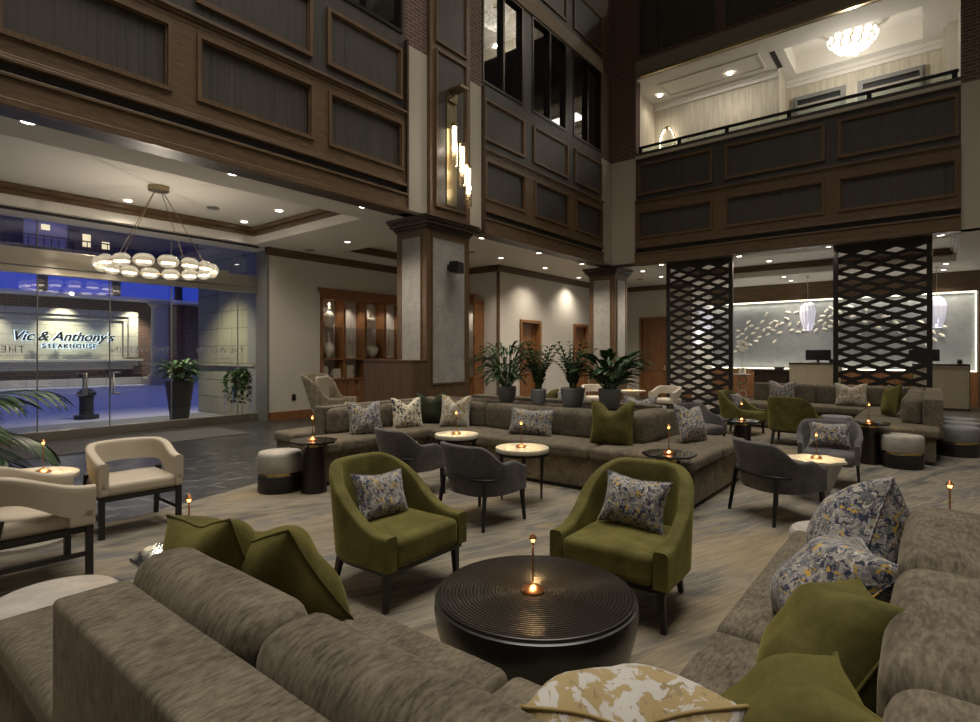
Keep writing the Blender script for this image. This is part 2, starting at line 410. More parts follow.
# ================================================================== SETTING
XL, YR, ZC = -7.3, 14.7, 4.1
def pbox(bd, plane, a0, a1, z0, z1, d0, d1):
    """box on the left atrium wall (plane X, out = +X) or the far wall (plane Y, out = -Y); d = distance out of the wall"""
    if plane == 'X': bd.box(XL+d0, XL+d1, a0, a1, z0, z1)
    else: bd.box(a0, a1, YR-d1, YR-d0, z0, z1)
def frame_bd(plane, a0, a1, z0, z1, wd=.055, d0=0, d1=.045):
    bd = B()
    for (p, q, r_, s_) in ((a0,a1,z0,z0+wd), (a0,a1,z1-wd,z1), (a0,a0+wd,z0+wd,z1-wd), (a1-wd,a1,z0+wd,z1-wd)):
        pbox(bd, plane, p, q, r_, s_, d0, d1)
    wi = wd*.45   # inner step of the moulding
    for (p, q, r_, s_) in ((a0+wd,a1-wd,z0+wd,z0+wd+wi), (a0+wd,a1-wd,z1-wd-wi,z1-wd), (a0+wd,a0+wd+wi,z0+wd+wi,z1-wd-wi), (a1-wd-wi,a1-wd,z0+wd+wi,z1-wd-wi)):
        pbox(bd, plane, p, q, r_, s_, d0, d0+(d1-d0)*.45)
    return bd
# floors
struct('floor', B().box(-12.95, 5, -4.2, 23, -.1, 0), 'floor')
struct('floor_carpet', B().prism([(-5.75,-4.1),(-5.95,1.0),(-6.16,2.25),(-6.43,3.3),(-6.75,4.2),(-6.97,4.9),(-7.3,6.3),(-8.6,9.5),(-8.9,11.5),(-8.3,14.6),(-6.2,17.2),(4.9,17.2),(4.9,-4.1)], 0, .008), 'carpet')
tag(obj('entry_mat', B().box(-12.15, -10.7, -3, 5.65, 0, .012), 'mat'), 'long grey woven entrance mat lying along the glass storefront', 'mat')

# ceiling slab with the atrium opening and three trays
trays = [(-12.16,-8.3,-2.5,6.53), (-12.03,-9.9,8.41,11.7), (-6.5,.42,15.5,19.6)]
holes = trays + [(XL,5,-4.2,YR)]
xs = sorted({-12.95,5} | {h for t in holes for h in t[:2]}); ys = sorted({-4.2,23} | {h for t in holes for h in t[2:]})
cb = B()
for i in range(len(xs)-1):
    for j in range(len(ys)-1):
        mx, my = (xs[i]+xs[i+1])/2, (ys[j]+ys[j+1])/2
        if any(h[0] < mx < h[1] and h[2] < my < h[3] for h in holes): continue
        cb.quad((xs[i],ys[j],ZC),(xs[i],ys[j+1],ZC),(xs[i+1],ys[j+1],ZC),(xs[i+1],ys[j],ZC))
struct('ceiling', cb, 'ceil')
for k, (x0,x1,y0,y1) in enumerate(trays):
    zt = 4.46; tb = B()
    tb.quad((x0,y0,zt),(x0,y1,zt),(x1,y1,zt),(x1,y0,zt))
    tb.quad((x0,y0,ZC),(x0,y1,ZC),(x0,y1,zt),(x0,y0,zt)); tb.quad((x1,y0,ZC),(x1,y1,ZC),(x1,y1,zt),(x1,y0,zt))
    tb.quad((x0,y0,ZC),(x1,y0,ZC),(x1,y0,zt),(x0,y0,zt)); tb.quad((x0,y1,ZC),(x1,y1,ZC),(x1,y1,zt),(x0,y1,zt))
    struct('ceiling_tray', tb, 'white')
    cr = B(); t_ = .07; zb = 4.28
    for (a,b_,c_,d_) in ((x0,x0+t_,y0,y1),(x1-t_,x1,y0,y1),(x0+t_,x1-t_,y0,y0+t_),(x0+t_,x1-t_,y1-t_,y1)): cr.box(a,b_,c_,d_,zb,zt-.01)
    for (a,b_,c_,d_) in ((x0+t_,x0+.13,y0+t_,y1-t_),(x1-.13,x1-t_,y0+t_,y1-t_),(x0+.13,x1-.13,y0+t_,y0+.13),(x0+.13,x1-.13,y1-.13,y1-t_)): cr.box(a,b_,c_,d_,zb+.08,zt-.01)
    struct('trim_%d' % (k+1), cr, 'cherry' if k < 0 else 'wood')

# outer shell of the room (behind and right of the viewpoint too)
struct('wall_back', B().box(-13, 5.2, -4.4, -4.2, 0, 15), 'wallp')
struct('wall_right', B().box(5, 5.2, -4.2, 23, 0, 15), 'wallp')
struct('ceiling_atrium', B().box(-7.6, 5.2, -4.4, 15.0, 14.8, 15), 'ceil')
struct('wall_cabinet', (lambda b: (b.box(-13.2,-12.3,6.95,8.35,0,ZC), b.box(-13.2,-12.3,11.95,12.45,0,ZC), b.box(-13.2,-12.3,8.35,11.95,3.25,ZC), b.box(-13.2,-12.82,8.35,11.95,0,3.25))[0])(B()), 'wallp')
struct('wall_niche', B().box(-12.3, -9.66, 12.4, 12.6, 0, ZC), 'wallp')
dx0, dx1 = 13.3, 14.3
struct('wall_corridor', (lambda b: (b.box(-9.9,-9.66,12.6,13.42,0,ZC), b.box(-9.9,-9.66,13.42,14.55,2.62,ZC), b.box(-9.9,-9.66,14.55,16.55,0,ZC), b.box(-9.9,-9.66,16.55,17.55,2.62,ZC), b.box(-9.9,-9.66,17.55,20.0,0,ZC))[0])(B()), 'wallp')
struct('wall_far', (lambda b: (b.box(-9.66,-8.7,19.8,20.0,0,ZC), b.box(-8.7,-7.55,19.8,20,2.95,ZC), b.box(-7.55,-6.75,19.8,20,0,ZC), b.box(-6.9,-6.75,20,22.2,0,ZC))[0])(B()), 'wallp')
# wood corner post and crown mouldings
struct('trim_4', B().box(-9.70,-9.63,12.36,12.43,0,ZC-.05), 'woodv')
def crown(bd, p, q, nrm, z=ZC):
    (x0,y0),(x1,y1) = p, q; nx, ny = nrm
    for (o, h0, h1) in ((.05,-.17,0),(.09,-.12,0),(.13,-.06,0)):
        xa, xb = sorted((x0, x1)); ya, yb = sorted((y0, y1))
        if nx > 0: xb = xa + o
        elif nx < 0: xa = xb - o
        if ny < 0: ya = yb - o
        elif ny > 0: yb = ya + o
        bd.box(xa, xb, ya, yb, z+h0, z+h1-.002)
    return bd
cr = B()
crown(cr, (-12.3,6.85), (-12.3,12.4), (1,0)); crown(cr, (-12.3,12.4), (-9.66,12.4), (0,-1)); crown(cr, (-9.66,12.27), (-9.66,19.8), (1,0)); crown(cr, (-9.66,19.8), (-6.75,19.8), (0,-1))
struct('trim_5', cr, 'wood')
bb = B()
for (a) in ((-12.3,-12.27,6.95,8.3,0,.2), (-12.3,-9.66,12.37,12.4,0,.2), (-9.66,-9.63,12.4,13.3,0,.2), (-9.66,-9.63,14.65,16.45,0,.2), (-9.66,-9.63,17.65,19.8,0,.2), (-9.6,-8.8,19.77,19.8,0,.2), (-7.45,-6.75,19.77,19.8,0,.2)): bb.box(*a)
struct('baseboard_left', bb, 'cherry')
struct('wall_return', B().box(-13.2, -12.3, 6.9, 6.96, 0, ZC), 'grey')

# doors in the corridor
def door(n, plane, a0, a1, h, pos, recess, label):
    """panelled wooden door with casing; pos = wall coordinate"""
    cas = B(); lf = B(); t = .10
    def bx(bd, p, q, z0, z1, d0, d1):
        if plane == 'X': bd.box(pos+d0, pos+d1, p, q, z0, z1)
        else: bd.box(p, q, pos-d1, pos-d0, z0, z1)
    for (p,q,z0,z1) in ((a0-t,a0,0,h+t),(a1,a1+t,0,h+t),(a0,a1,h,h+t)): bx(cas,p,q,z0,z1,-.2,.045)
    r = bpy.data.objects.new('door_%d' % n, None); C.objects.link(r); r['kind'] = 'structure'
    obj('door_casing', cas, 'cherry', r, bevel=.01)
    bx(lf, a0, a1, 0, h, recess-.05, recess)
    wv = a1-a0
    for (p,q,z0,z1) in ((a0+.14,a1-.14,.25,1.0),(a0+.14,a1-.14,1.15,h-.18)):
        for (pp,qq,zz0,zz1) in ((p,q,z0,z0+.04),(p,q,z1-.04,z1),(p,p+.04,z0,z1),(q-.04,q,z0,z1)): bx(lf,pp,qq,zz0,zz1,recess,recess+.02)
    obj('door_leaf', lf, 'cherry', r)
    hd = B(); bx(hd, a1-.13, a1-.07, .98, 1.16, recess, recess+.03); bx(hd, a1-.2, a1-.08, 1.04, 1.06, recess+.03, recess+.05)
    obj('door_handle', hd, 'steel', r)
    return r
door(1, 'X', 13.52, 14.45, 2.52, -9.66, -.15, '')
door(2, 'X', 16.65, 17.45, 2.52, -9.66, -.08, '')
door(3, 'Y', -8.6, -7.65, 2.85, 19.8, -.08, '')
tag(obj('wall_switch', B().box(-7.22,-7.08,19.77,19.8,1.32,1.5), 'grey'), 'grey square switch plate on the white wall left of the lattice screen', 'switch')
tag(obj('wall_keypad', B().box(-9.66,-9.63,16.25,16.36,1.25,1.7), 'grey'), 'small grey wall panel beside the corridor door behind the planters', 'panel')
tag(obj('wall_outlet', B().box(-12.3,-12.28,7.55,7.65,.45,.6), 'screenb'), 'black outlet plate low on the wall beside the wing chair', 'outlet')

# ---- left atrium wall
LP = [(-.55,1.15),(-.55+1.7-.02+.3-.28+.0,2.84),(3.13,4.81),(5.07,6.60)]
LP = [(-2.3,-.62),(-.5,.95),(1.2,2.84),(3.13,4.81),(5.07,6.60)]
LP2 = [(8.86,10.31),(10.67,12.22),(12.55,14.03)]
def bay_wall(name, plane, a0, a1, tail):
    """timber spandrel with fascia, channel, rail; returns root"""
    b = B(); pbox(b, plane, a0, a1, ZC-.02, 7.2, -.3, 0)
    r = struct(name, b, 'stripeL')
    f = B(); pbox(f, plane, a0, a1, ZC-.03, ZC+.05, 0, .10); pbox(f, plane, a0, a1, ZC+.05, 4.36, 0, .075); pbox(f, plane, a0, a1, 4.36, 4.40, 0, .10)
    pbox(f, plane, a0, a1, 4.52, 4.56, 0, .09); pbox(f, plane, a0, a1, 4.56, 4.60, 0, .07); obj('fascia_board', f, 'wood', r, bevel=.006)
    g = B(); pbox(g, plane, a0, a1, 4.40, 4.52, 0, .02); obj('channel', g, 'groove', r)
    ml = B(); pbox(ml, plane, a0, a1, 5.76, 5.80, 0, .07); pbox(ml, plane, a0, a1, 5.80, 5.84, 0, .095); pbox(ml, plane, a0, a1, 5.70, 5.76, 0, .05); obj('rail_moulding', ml, 'wood', r, bevel=.005)
    return r
def rail_zone(r, plane, a0, a1, spans, z0=4.60, z1=5.70, p0=4.78, p1=5.63):
    b = B(); pbox(b, plane, a0, a1, z0, p0+.02, 0, .045); pbox(b, plane, a0, a1, p1-.02, z1, 0, .045)
    e = a0
    for (s0, s1) in spans:
        if s0+.02 > e: pbox(b, plane, e, s0+.02, p0+.02, p1-.02, 0, .045)
        e = s1-.02
    if e < a1: pbox(b, plane, e, a1, p0+.02, p1-.02, 0, .045)
    obj('rail_board', b, 'wood', r)
    for (s0, s1) in spans: obj('panel_moulding', frame_bd(plane, s0, s1, p0, p1, .05, .02, .075), 'woodv', r)
r = bay_wall('wall_left', 'X', -4.2, 6.69, 0); rail_zone(r, 'X', -4.2, 6.69, LP)
for (s0,s1) in LP: obj('panel_moulding', frame_bd('X', s0, s1, 6.03, 6.92), 'woodv', r)
r2 = bay_wall('wall_left_inner', 'X', 8.80, 14.06, 0); rail_zone(r2, 'X', 8.80, 14.06, LP2)
for (s0,s1) in LP2: obj('panel_moulding', frame_bd('X', s0, s1, 6.03, 6.90), 'woodv', r2)
# window band and timber above
def upper_band(rname, a0, a1, wins):
    b = B(); e = a0
    for (s0,s1) in wins: pbox(b, 'X', e, s0, 7.2, 9.43, -.3, 0); e = s1
    pbox(b, 'X', e, a1, 7.2, 9.43, -.3, 0); pbox(b, 'X', a0, a1, 9.8, 14.8, -.3, 0)
    r = struct(rname, b, 'stripeL')
    l_ = B(); pbox(l_, 'X', a0, a1, 9.43, 9.8, -.3, .05); obj('lintel', l_, plain('oak_lintel', (.24,.19,.135), .7), r)
    for (s0,s1) in wins:
        obj('panel_moulding', frame_bd('X', s0, s1, 9.98, 11.0), 'woodv', r)
    return r
wl1 = [(1.2,2.84),(3.13,4.81),(5.07,6.62)]; wl2 = [(8.82,10.27),(10.63,12.15),(12.5,14.02)]
upper_band('wall_left_upper', -4.2, 6.69, wl1); upper_band('wall_left_inner_upper', 8.80, 14.06, wl2)
for k, (s0,s1) in enumerate(wl1[1:] + wl2):
    g = B(); pbox(g, 'X', s0, s1, 7.24, 9.43, -.09, -.07)
    r = struct('window_%d' % (k+1), g, 'darkglass')
    f = B(); mid = (s0+s1)/2
    for (p,q,z0,z1) in ((s0,s1,7.2,7.26),(s0,s1,9.38,9.43),(s0,s0+.05,7.26,9.38),(s1-.05,s1,7.26,9.38),(mid-.03,mid+.03,7.26,9.38)): pbox(f,'X',p,q,z0,z1,-.08,.02)
    obj('window_frame', f, 'bronze', r)

# piers: plaster below, brick above
pl = B(); pbox(pl,'X',6.69,8.80,ZC,7.08,-.3,.0); struct('wall_pier_plaster', pl, 'plaster')
pk = B(); pbox(pk,'X',6.69,8.80,7.08,14.8,-.3,.0); struct('wall_pier_brick', pk, 'brick')
tb = B(); pbox(tb,'X',6.66,6.70,ZC-.02,7.1,0,.09); pbox(tb,'X',8.79,8.83,ZC-.02,7.1,0,.09); pbox(tb,'X',6.7,7.2,ZC-.02,ZC+.03,0,.06); pbox(tb,'X',8.4,8.8,ZC-.02,ZC+.03,0,.06); struct('trim_6', tb, 'wooddk')
wp = B(); pbox(wp,'X',7.23,8.35,ZC,14.8,0,.08); r = struct('wall_pilaster', wp, 'woodv')
ins = B(); pbox(ins,'X',7.40,8.20,4.36,7.22,.08,.085); pbox(ins,'X',7.40,8.20,7.42,9.4,.08,.085); pbox(ins,'X',7.40,8.20,9.6,12,.08,.085); obj('striped_inset', ins, 'stripeL', r)
for (z0,z1) in ((4.32,7.25),(7.38,9.45),(9.58,12)): obj('panel_moulding', frame_bd('X', 7.36, 8.24, z0, z1, .04, .08, .12), 'woodv', r)

# corner and far wall
pc = B(); pc.box(-7.6, XL, 14.06, 14.7, ZC, 7.08); pc.box(-7.6, -6.57, YR, 15.0, ZC, 7.08); struct('wall_corner_plaster', pc, 'plaster')
pc = B(); pc.box(-7.6, XL, 14.06, 14.7, 7.08, 14.8); pc.box(-7.6, -6.57, YR, 15.0, 7.08, 14.8); struct('wall_corner_brick', pc, 'brick')
tb = B(); tb.box(XL-.02, XL+.06, 14.06, YR, ZC-.02, ZC+.03); tb.box(XL, -6.57, YR-.06, YR, ZC-.02, ZC+.03); struct('trim_7', tb, 'wooddk')
RP = [(-6.5,-4.47),(-4.17,-1.98),(-1.73,.36)]
r = bay_wall('wall_far_atrium', 'Y', -6.57, .39, 0); rail_zone(r, 'Y', -6.57, .39, RP, p1=5.56)
r.data.materials[0] = MAT['stripeL']
for (s0,s1) in RP: obj('panel_moulding', frame_bd('Y', s0, s1, 6.0, 6.87), 'wood', r)
b = B(); pbox(b,'Y',.39,5,ZC,7.05,-.3,0); struct('wall_far_pier_plaster', b, 'plaster')
b = B(); pbox(b,'Y',.39,5,7.05,14.8,-.3,0); struct('wall_far_pier_brick', b, 'brick')
b = B(); pbox(b,'Y',-6.57,.39,7.02,7.10,-.3,.06); struct('trim_8', b, 'plaster')
# upper spandrel above the balcony opening
b = B(); pbox(b,'Y',-6.57,.39,9.75,11.6,-.3,0); pbox(b,'Y',-6.57,.39,14.1,14.8,-.3,0); r = struct('wall_far_upper', b, 'brick')
for (s0,s1) in ((-6.45,-4.42),(-4.15,-1.95),(-1.7,.36)):
    q = B(); pbox(q,'Y',s0,s1,9.9,11.4,0,.03); obj('panel_inset', q, 'stripeL', r)
b = B(); pbox(b,'Y',-6.57,.39,9.31,9.75,-.3,.04); struct('trim_9', b, plain('olive_stone_lintel', (.20,.185,.15), .8))  # lintel stone in its own darker grey-olive colour
b = B(); pbox(b,'Y',-6.57,.39,9.29,9.35,-.3,.07); struct('trim_10', b, 'antique')

# ---- balcony corridor (and the one above it, which the windows mirror)
def balcony(z, lit):
    fl = z+.0; top = z+2.8
    struct('balcony_floor', B().box(-6.57,.39,15.0,17.9,z-.1,z+.05), 'grey')
    b = B(); b.box(-6.9,-3.3,16.6,16.75,z,top); b.box(-3.3,.15,17.55,17.7,z,top); b.box(-3.36,-3.3,16.75,17.55,z,top); b.box(.12,.39,16.9,17.7,z,top)
    struct('wall_balcony', b, 'balcp')
    struct('wall_balcony_side', (lambda q: (q.box(-6.9,-6.8,15,16.75,z,top), q.box(.39,.5,15,17.7,z,top))[0])(B()), 'balcp')
    struct('trim_balcony', (lambda q: (q.box(-6.8,-6.66,15.0,15.25,z,top), q.box(.2,.39,16.7,17.0,z,top))[0])(B()), 'white')
    x0,x1,y0,y1 = -3.0,-.25,15.55,17.15
    c = B(); zz = top-.02
    for (a,b_,c_,d_) in ((-6.9,x0,14.75,17.8),(x1,.5,14.75,17.8),(x0,x1,14.75,y0),(x0,x1,y1,17.8)): c.box(a,b_,c_,d_,zz,zz+.05)
    for (a,b_,c_,d_) in ((x0-.05,x0,y0,y1),(x1,x1+.05,y0,y1),(x0,x1,y0-.05,y0),(x0,x1,y1,y1+.05)): c.box(a,b_,c_,d_,zz+.05,zz+.5)
    c.box(x0,x1,y0,y1,zz+.45,zz+.5)
    struct('ceiling_balcony', c, 'white')
    m_ = B()
    for (a0,a1,y) in ((-6.8,-3.3,16.6),(-3.3,.12,17.55)):
        m_.box(a0,a1,y-.06,y,top-.22,top); m_.box(a0,a1,y-.12,y-.06,top-.12,top)
    for (a,b_,c_,d_) in ((-6.2,-3.55,15.35,15.40),(-6.2,-3.55,16.2,16.25),(-6.2,-6.15,15.4,16.2),(-3.6,-3.55,15.4,16.2)): m_.box(a,b_,c_,d_,top-.05,top-.02)
    struct('trim_crown', m_, 'white')
ZB = 6.5; balcony(ZB, 1); balcony(11.4, 1)
struct('balcony_vent', B().box(-3.32,-3.2,15.5,16.5,ZB+2.765,ZB+2.778), 'groove')
def balcony_chandelier(loc, label):
    t = thing('disc_chandelier', label, 'chandelier', loc)
    k = B(); k.lathe([(.09,.42),(.09,.46)], 20); k.tube([(0,0,.42),(0,0,.1)], .012); 
    for a in range(8):
        an = a*PI/4; k.tube([(0,0,.2),(.28*math.cos(an),.28*math.sin(an),.16),(.52*math.cos(an),.42*math.sin(an),.05)], .010, 6)
    obj('brass_frame', k, 'brass', t)
    rnd = random.Random(3)
    for ring, (n_, rx, ry, zz) in enumerate(((15,.52,.42,.06),(12,.42,.34,-.06),(9,.28,.22,-.17),(4,.12,.10,-.25))):
        for i in range(n_):
            a = 2*PI*(i+.5*(ring%2))/n_; d = B(); cx, cy = rx*math.cos(a), ry*math.sin(a); zz2 = zz + rnd.uniform(-.03,.03)
            nrm = Vector((math.cos(a), math.sin(a), -.25+rnd.uniform(-.2,.2))).normalized(); u = nrm.cross(Vector((0,0,1))).normalized(); v_ = nrm.cross(u)
            vs = []; fs = []; N = 14; rad = .10
            for (s_, off) in ((0,.02),(.6,.016),(.93,.006),(1,0),(.93,-.006),(.6,-.010),(0,-.012)):
                for q in range(N):
                    th = 2*PI*q/N; vs.append(Vector((cx,cy,zz2)) + u*math.cos(th)*rad*s_ + v_*math.sin(th)*rad*s_ + nrm*off)
            for i2 in range(6):
                for q in range(N): fs.append((i2*N+q, i2*N+(q+1)%N, (i2+1)*N+(q+1)%N, (i2+1)*N+q))
            d.add(vs, fs); obj('glass_disc', d, 'glow_disc', t, smooth=True)
    return t
balcony_chandelier((-1.62,16.35,9.33), 'cluster chandelier of glowing white glass discs in the balcony ceiling tray')
balcony_chandelier((-1.9,16.3,14.05), 'cluster chandelier of glowing discs mirrored in the dark upper windows')
point('chandelier_light', (-1.62,16.3,8.45), 50, NEUT, .05); point('chandelier_light', (-1.9,16.3,13.1), 170, NEUT, .05)
# balcony doors
for k, (a0,a1) in enumerate(((-3.02,-2.0),(-1.5,-.32))):
    rr = bpy.data.objects.new('door_%d' % (k+4), None); C.objects.link(rr); rr['kind'] = 'structure'
    f = B(); h = ZB+2.15
    for (p,q,z0,z1,y) in ((a0-.12,a0,ZB,h+.12,17.47),(a1,a1+.12,ZB,h+.12,17.47),(a0,a1,h,h+.12,17.47),(a0-.06,a0,ZB,h+.06,17.43),(a1,a1+.06,ZB,h+.06,17.43),(a0,a1,h,h+.06,17.43)): f.box(p,q,y,17.55,z0,z1)
    obj('door_casing', f, 'grey', rr)
    obj('transom_panel', B().box(a0,a1,17.5,17.55,h-.12,h), 'groove', rr)
    lf = B().box(a0,a1,17.5,17.55,ZB,h-.12); obj('door_leaf', lf, 'stoneconc', rr)
    ar = [(a0+.15+(a1-a0-.3)*i/14, 17.49, h-.62+.2*math.sin(PI*i/14)) for i in range(15)]; obj('arched_moulding', B().tube(ar, .012, 6), 'grey', rr)
# balcony glass railing
t = thing('balcony_railing', 'glass panel railing with dark metal rail along the balcony edge', 'railing', (-3.1, 14.8, 7.1))
b = B().box(-3.42,3.46,-.03,.03,.24,.30); obj('top_rail', b, 'blackmetal', t)
for x in (-3.42,-2.32,-1.1,.32,1.9,3.35):
    obj('post', B().box(x,x+.09,-.02,.02,0,.24), 'blackmetal', t)
for (a,b_) in ((-3.33,-2.32),(-2.23,-1.1),(-1.01,.32),(.41,1.9),(1.99,3.35)): obj('glass_panel', B().box(a,b_,-.006,.006,0,.24), 'glassrail', t)
# ring sconce on the balcony wall
t = thing('ring_sconce', 'oval brass ring sconce glowing on the balcony wallpaper', 'wall light', (-6.38,16.6,8.0))
obj('ring', B().tube([(.25*math.cos(a*PI/18), -.10, .47*math.sin(a*PI/18)) for a in range(36)], .018, 8, True), 'brass', t, smooth=True)
obj('glow_ring', B().tube([(.23*math.cos(a*PI/18), -.065, .45*math.sin(a*PI/18)) for a in range(36)], .012, 8, True), 'glow_tube', t, smooth=True)
obj('bracket', B().box(-.05,.05,-.1,0,.42,.50), 'brass', t)
# ================================================================== COLUMNS
def column(name, x0, x1, y0, y1, label):
    t = thing(name, label, 'column', ((x0+x1)/2, (y0+y1)/2, 0)); cx, cy = (x0+x1)/2, (y0+y1)/2; hx, hy = (x1-x0)/2, (y1-y0)/2
    b = B().box(-hx,hx,-hy,hy,0,3.9); obj('casing', b, 'woodv', t, bevel=.012)
    c = B()
    for (o, z0, z1) in ((.02,3.86,3.90),(.05,3.90,3.95),(.10,3.95,4.02),(.13,4.02,4.06),(.15,4.06,4.098)): c.box(-hx-o,hx+o,-hy-o,hy+o,z0,z1)
    obj('crown_moulding', c, 'wooddk', t, bevel=.008)
    obj('base_moulding', B().box(-hx-.03,hx+.03,-hy-.03,hy+.03,0,.22), 'woodv', t, bevel=.01)
    for (ax, sg) in (('x',1),('y',-1),('x',-1),('y',1)):
        hw = (hy if ax == 'x' else hx)-.15; p = B(); f = B()
        def bb_(bd, a0, a1, z0, z1, d):
            if ax == 'x': bd.box(*sorted((sg*hx, sg*(hx+d))), a0, a1, z0, z1)
            else: bd.box(a0, a1, *sorted((sg*hy, sg*(hy+d))), z0, z1)
        bb_(p, -hw, hw, 1.06, 3.74, .006)
        for (a0,a1,z0,z1) in ((-hw,hw,1.03,1.06),(-hw,hw,3.74,3.77),(-hw-.03,-hw,1.03,3.77),(hw,hw+.03,1.03,3.77)): bb_(f, a0, a1, z0, z1, .02)
        obj('marble_panel', p, 'marblep', t); obj('panel_trim', f, 'wood', t)
    return t
column('wood_clad_column', -7.98, -7.18, 7.10, 8.28, 'large wood clad column with grey marble panels and a black speaker on it')
column('wood_clad_column', -8.05, -7.22, 14.72, 15.55, 'smaller wood clad column with marble panels at the far corner, behind the planters')
t = thing('wall_speaker', 'small black speaker bracketed on the big column marble panel', 'speaker', (-7.16, 7.66, 3.22))
obj('speaker_box', B().box(.08,.26,-.17,.13,-.11,.09), 'blackmetal', t, bevel=.01, rotz=.35)
obj('bracket', B().box(0,.12,-.04,.04,-.05,.05), 'blackmetal', t)
# host desk in front of the big column
t = thing('host_desk', 'tall walnut panelled desk standing before the big column behind the sofa', 'desk', (-7.72, 6.85, 0))
obj('panel_body', B().box(-.64,.66,-.22,.16,.06,1.46), 'walnut', t, bevel=.006)
obj('desk_top', B().box(-.65,.67,-.23,.17,1.46,1.485), 'walnut', t)
obj('plinth', B().box(-.62,.64,-.2,.14,0,.06), 'blackwood', t)

# ================================================================== STOREFRONT
XG = -12.8
g = B().box(XG-.01, XG+.01, -4.2, 6.93, .16, 3.06); r = struct('window_storefront', g, 'glass')
g = B().box(XG-.01, XG+.01, -4.2, 6.93, 3.5, 4.1); obj('transom_glass', g, 'glass', r)
obj('header_beam', B().box(XG-.25, XG+.10, -4.2, 6.2, 3.18, 3.50).box(XG-.2, XG+.05, 6.2, 6.93, 3.18, 3.46), 'steel', r, bevel=.01)
obj('header_rail', B().box(XG-.06, XG+.07, -4.2, 6.93, 3.05, 3.17), 'steel', r, bevel=.006)
obj('sill_rail', B().box(XG-.06, XG+.08, -4.2, 6.93, 0, .17), 'steel', r, bevel=.006)
for y in (-1.2, .4, 2.72, 3.86, 5.0, 6.45): obj('glass_joint', B().box(XG-.02, XG+.02, y-.007, y+.007, .16, 3.06), 'grey', r)
for y in (.4, 2.72, 5.0): obj('glass_joint', B().box(XG-.02, XG+.02, y-.008, y+.008, 3.5, 4.1), 'grey', r)
struct('trim_11', B().box(XG-.1, XG+.45, -4.2, 6.95, 4.05, 4.09), 'ceil')
struct('trim_12', B().box(XG+.45, XG+.52, -4.2, 6.7, 4.06, 4.097), 'groove')
for y in (3.35, 4.0):
    t = thing('door_pull', 'tall bent steel pull handle on the glass door, %s of the pair' % ('left' if y < 3.6 else 'right'), 'handle', (XG, y, 1.0), 0, 'pull handles on the glass doors')
    s = 1 if y < 3.6 else -1
    obj('pull_bar', B().tube([(.0,s*-.02,-.2),(.09,s*-.02,-.2),(.09,s*.10,-.2),(.09,s*.10,.22),(.09,s*-.02,.22),(0,s*-.02,.22)], .018, 8).tube([(.0,s*-.02,-.2),(-.09,s*-.02,-.2),(-.09,s*.10,-.2),(-.09,s*.10,.22),(-.09,s*-.02,.22),(0,s*-.02,.22)], .018, 8), 'steel', t, smooth=True)
def text(name, body, size, loc, rot, mat, extr=.004, shear=0, label=None, cat='lettering', group=None, scale=(1,1,1), parent=None, bold=0, sp=1):
    cu = bpy.data.curves.new(name, 'FONT'); cu.body = body; cu.size = size; cu.extrude = extr; cu.shear = shear; cu.align_x = 'CENTER'; cu.offset = bold; cu.space_character = sp
    o = bpy.data.objects.new(name, cu); C.objects.link(o)
    dg = bpy.context.evaluated_depsgraph_get(); me = bpy.data.meshes.new_from_object(o.evaluated_get(dg)); bpy.data.objects.remove(o)
    o = bpy.data.objects.new(name, me); C.objects.link(o); me.materials.clear(); me.materials.append(MAT[mat])
    o.location = loc; o.rotation_euler = rot; o.scale = scale
    if parent: o.parent = parent
    if label: tag(o, label, cat, group)
    return o
# lettering meant to be read from the street: mirrored from inside (faces -X)
for (y, lab) in ((4.42,'middle'), (6.05,'right hand'), (2.0,'left hand')):
    t = thing('glass_lettering', 'mirrored hotel lettering on the %s storefront pane' % lab, 'lettering', (XG+.014, y, 1.62), 0, 'hotel name on the storefront glass')
    text('name_line', 'THE WESTIN', .17, (0,0,0), (PI/2,0,-PI/2), 'frost', .001, parent=t, sp=1.15)
    text('city_line', 'HOUSTON', .07, (0,0,-.16), (PI/2,0,-PI/2), 'frost', .001, parent=t, sp=1.3)
    text('city_line', 'DOWNTOWN', .07, (0,0,-.26), (PI/2,0,-PI/2), 'frost', .001, parent=t, sp=1.3)

# ================================================================== STREET OUTSIDE
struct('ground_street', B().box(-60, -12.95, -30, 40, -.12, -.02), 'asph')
struct('ground_sidewalk', B().box(-15.5, -12.95, -30, 40, -.02, .0), 'grey')
XW = -33.5
b = B().box(XW-1, XW, -30, 30, 0, 4.5); r = struct('building_front', b, 'brickout')
obj('soffit', B().box(XW-.2, XW+1.3, -30, 30, 4.35, 4.5), 'white', r)
obj('base_course', B().box(XW, XW+.5, -30, 30, 0, .35), 'stoneout', r)
obj('upper_storey', B().box(XW-1, XW+.6, -30, 30, 4.5, 6.4), plain('dusk_blue_glazing', (.03,.05,.2), .2, 0, .55, (.05,.10,.75)), r)  # dusk sky glow put into the glazing as blue emission
for y in range(-20, 26, 3): obj('mullion', B().box(XW+.6, XW+.8, y, y+.35, 4.5, 6.4), 'darkiron', r)
b = B().box(XW-1, XW+1.0, -30, 30, 6.4, 20); obj('upper_wall', b, plain('dusk_brick', (.07,.065,.10), .9, 0, .0), r)
obj('lit_brick_bay', B().box(XW+1.0, XW+1.2, 6.4, 8.0, 6.6, 8.1), plain('lit_brick_glow', (.25,.22,.36), .9, 0, .12, (.3,.26,.5)), r)  # the bay's lit look is put into the brick as faint emission
wl = plain('lit_window', (1,.85,.5), .5, 0, 1.3, (1,.80,.42))
for (y,z0,z1) in ((7.0,7.35,7.6),(8.6,6.8,7.4),(9.4,6.8,7.15),(5.2,6.9,7.5)): obj('lit_window', B().box(XW+1.2, XW+1.25, y, y+.32, z0, z1), wl, r)
rb = B()
